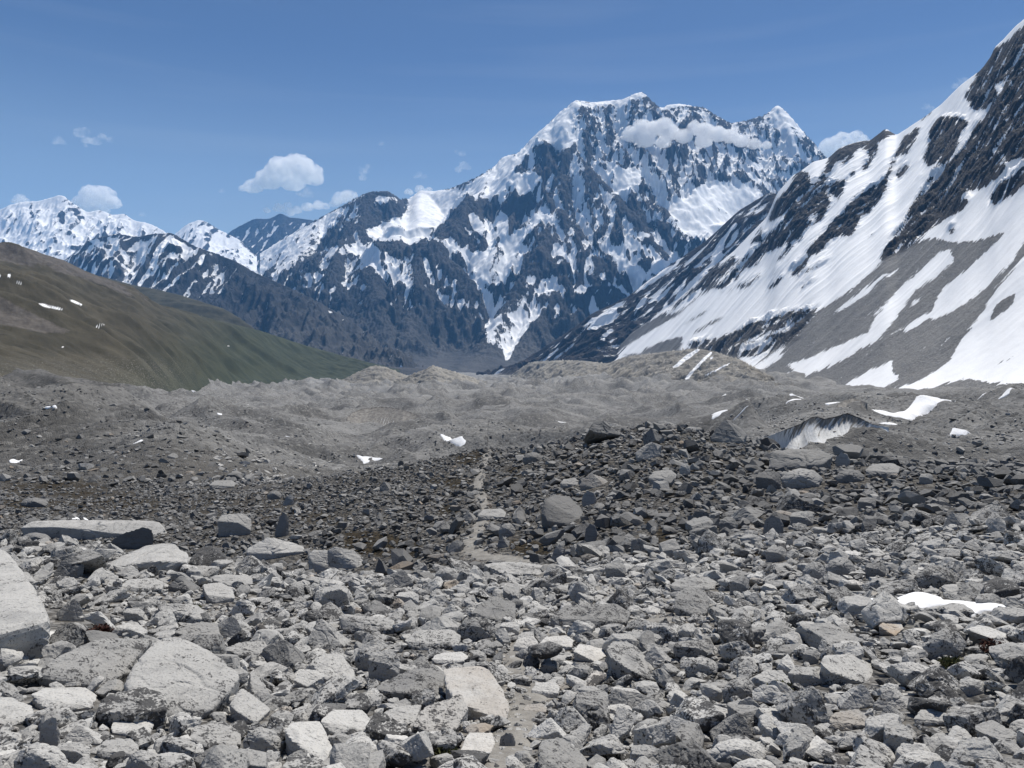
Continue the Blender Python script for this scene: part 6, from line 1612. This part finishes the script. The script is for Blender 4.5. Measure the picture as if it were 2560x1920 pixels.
# ------------------------------------------------------------------ clouds: closed billows of fog, each its own thing
def mat_cloud(name, dens, scale, soft):
    m = bpy.data.materials.new(name); m.use_nodes = True
    n, l = m.node_tree.nodes, m.node_tree.links
    n.clear()
    out = n.new("ShaderNodeOutputMaterial"); pv = n.new("ShaderNodeVolumePrincipled")
    pv.inputs["Color"].default_value = (1, 1, 1, 1)
    pv.inputs["Anisotropy"].default_value = 0.0
    tc = n.new("ShaderNodeTexCoord")
    nz = n.new("ShaderNodeTexNoise"); nz.inputs["Scale"].default_value = scale; nz.inputs["Detail"].default_value = 5.0; nz.inputs["Roughness"].default_value = 0.6
    mr = n.new("ShaderNodeMapRange"); mr.interpolation_type = 'SMOOTHSTEP'
    mr.inputs["From Min"].default_value = soft[0]; mr.inputs["From Max"].default_value = soft[1]
    mr.inputs["To Max"].default_value = dens
    l.new(tc.outputs["Object"], nz.inputs["Vector"]); l.new(nz.outputs["Fac"], mr.inputs["Value"])
    l.new(mr.outputs["Result"], pv.inputs["Density"]); l.new(pv.outputs[0], out.inputs["Volume"])
    return m

def cloud(z, lumps, d, label, mat, seed, flat=0.45, depth=1.0, amp=0.42):
    """lumps: (x, y, radius) in the picture; joined by voxel-free union of their soft fields"""
    sc = ZOOM[z][2]
    L = []
    rng = np.random.default_rng(seed)
    for x, y, r in lumps:
        (px, py), = tr(z, [(x, y)])
        R_ = r / sc / F * d
        c = world_pt(px, py, d + rng.uniform(-.4, .4) * R_)
        L.append((c, R_))
    C = np.array([q[0] for q in L]); RR = np.array([q[1] for q in L])
    ctr = 0.5 * ((C - RR[:, None]).min(0) + (C + RR[:, None]).max(0))
    V, Fc = ICO[4]
    Vs, Fs = [], []
    # marching over a soft metaball field along rays from each lump's centre keeps only the outer skin
    for i, (c, r) in enumerate(zip(C, RR)):
        q = V * r
        nrm = V
        p = c + q
        dsp = fbm3((p - ctr) / (r * 0.6) + seed, 5, 0.6, seed=seed + i)
        p = p + nrm * (dsp * r * amp)[:, None]
        below = p[:, 2] < c[2]
        p[:, 2] = np.where(below, c[2] + (p[:, 2] - c[2]) * flat, p[:, 2])
        p[:, 1] = c[1] + (p[:, 1] - c[1]) * depth
        Vs.append(p); Fs.append(Fc + i * len(V))
    Vw = np.vstack(Vs); Fw = np.vstack(Fs)
    o = link("cloud", raw_mesh("cloud", Vw - ctr, Fw, None, smooth=True, nper=3)); o.location = ctr
    # weld the lumps into one closed skin
    s = float(RR.min())
    mod = o.modifiers.new("skin", 'REMESH'); mod.mode = 'VOXEL'; mod.voxel_size = max(s / 9.0, float(np.ptp(Vw[:, 0])) / 200.0)
    dg = bpy.context.evaluated_depsgraph_get()
    me = bpy.data.meshes.new_from_object(o.evaluated_get(dg)); o.modifiers.clear(); o.data = me
    me.materials.clear(); me.materials.append(mat)
    return tag(o, label, "cloud", "clouds in the blue sky")
CL = 20000.0
M_c1 = mat_cloud("cumulus", 0.0085, 0.0062, (0.36, 0.60))
M_c2 = mat_cloud("thin_cloud", 0.0035, 0.0045, (0.40, 0.72))
M_c3 = mat_cloud("summit_cloud", 0.030, 0.0075, (0.26, 0.58))
cloud('A', [(1400, 600, 55), (1480, 570, 75), (1560, 520, 95), (1640, 490, 80), (1700, 530, 85), (1620, 580, 70), (1740, 560, 50), (1340, 605, 25), (1530, 460, 40), (1620, 440, 35), (1700, 465, 35)], CL, "largest puffy white cloud, left of the great peak", M_c1, 11)
cloud('A', [(1690, 630, 42), (1655, 630, 22), (1715, 640, 25)], CL, "small puff hanging just under the largest white cloud", M_c2, 12)
cloud('A', [(470, 690, 60), (520, 650, 75), (580, 660, 70), (620, 690, 50), (430, 680, 35), (530, 720, 70)], 21000, "domed white cloud rising behind the snowy ridge on the left", M_c1, 13)
cloud('A', [(440, 300, 35), (470, 295, 32), (480, 335, 35), (530, 345, 32), (565, 320, 26), (610, 335, 22), (470, 365, 15)], CL, "ragged little cloud high on the left", M_c2, 14)
cloud('A', [(325, 340, 30), (300, 348, 18), (350, 350, 18)], CL, "faint tuft left of the ragged little cloud", M_c2, 15)
cloud('A', [(1475, 725, 22), (1540, 715, 32), (1590, 705, 30), (1640, 725, 30), (1700, 710, 34), (1760, 700, 36), (1800, 705, 25), (1600, 740, 30)], CL, "low bank of cloud behind the low dark far summit", M_c1, 16)
cloud('A', [(1880, 665, 45), (1920, 650, 45), (1950, 640, 30), (1850, 690, 30)], CL, "white puff touching the left shoulder of the great peak", M_c1, 17)
cloud('A', [(2010, 510, 32), (2035, 485, 22), (2005, 545, 24), (1985, 495, 16)], CL, "thin upright wisp right of the largest white cloud", M_c2, 18)
cloud('A', [(1230, 617, 18), (1215, 615, 12)], CL, "tiny round puff left of the largest white cloud", M_c2, 19)
cloud('A', [(785, 745, 20), (800, 750, 16)], CL, "tiny cloud above the right end of the snowy left ridge", M_c2, 20)
cloud('A', [(110, 665, 36), (80, 672, 22), (145, 672, 20)], 21000, "cloud peeping over the snowy ridge at the far left", M_c1, 21)
cloud('A', [(2110, 355, 18)], CL, "tiny speck of cloud high in the middle of the sky", M_c2, 22)
cloud('B', [(560, 410, 26), (535, 402, 16), (575, 480, 30), (545, 500, 24), (600, 490, 18), (560, 455, 14)], CL, "torn wisp just left of the great peak's snowy flank", M_c2, 23)
cloud('B', [(325, 530, 26), (355, 538, 20), (305, 538, 14)], CL, "small flat puff above the plateau glacier", M_c2, 24)
cloud('B', [(270, 625, 26), (330, 610, 30), (380, 615, 24)], 21000, "low white cloud lying behind the plateau glacier", M_c1, 25)
cloud('C', [(1130, 820, 55), (1200, 790, 60), (1280, 770, 50), (1320, 780, 35), (1110, 860, 50), (1200, 840, 60)], 21000, "white cloud in the gap between the great peak and the right slope", M_c1, 26)
cloud('C', [(1850, 460, 28), (1880, 450, 26), (1830, 480, 20), (1900, 470, 24)], CL, "thin wisp beside the skyline of the right slope, upper one", M_c2, 27)
cloud('C', [(1670, 595, 24), (1645, 585, 14), (1700, 605, 20)], CL, "faint wisp beside the skyline of the right slope, lower one", M_c2, 28)
cloud('B', [(1500, 310, 55), (1560, 270, 55), (1620, 280, 55), (1680, 255, 50), (1720, 300, 55), (1790, 320, 50), (1850, 275, 50), (1910, 290, 55), (1980, 310, 55), (2050, 320, 50), (2110, 345, 45), (1580, 340, 55), (1680, 350, 45), (1900, 345, 50), (2180, 360, 40), (2250, 365, 30)], 7350, "long white cloud drifting across the upper face of the great peak", M_c3, 29, flat=.6, depth=.75)
# ------------------------------------------------------------------ air
def haze_box():
    x, y0, y1, z0, z1 = 13500, -400, 15600, -420, 3400
    V = np.array([(sx, yy, zz) for zz in (z0, z1) for sx, yy in ((-x, y0), (x, y0), (x, y1), (-x, y1))], float)
    f = np.array([(3, 2, 1, 0), (4, 5, 6, 7), (0, 1, 5, 4), (1, 2, 6, 5), (2, 3, 7, 6), (3, 0, 4, 7)])
    m = bpy.data.materials.new("haze_air"); m.use_nodes = True
    n, l = m.node_tree.nodes, m.node_tree.links
    n.clear()
    out = n.new("ShaderNodeOutputMaterial"); pv = n.new("ShaderNodeVolumePrincipled")
    pv.inputs["Color"].default_value = (0.17, 0.44, 0.86, 1)
    pv.inputs["Density"].default_value = 3.4e-5
    l.new(pv.outputs[0], out.inputs["Volume"])
    o = link("haze", raw_mesh("haze", V, f, m, smooth=False))
    return tag(o, kind="stuff")
haze_box()
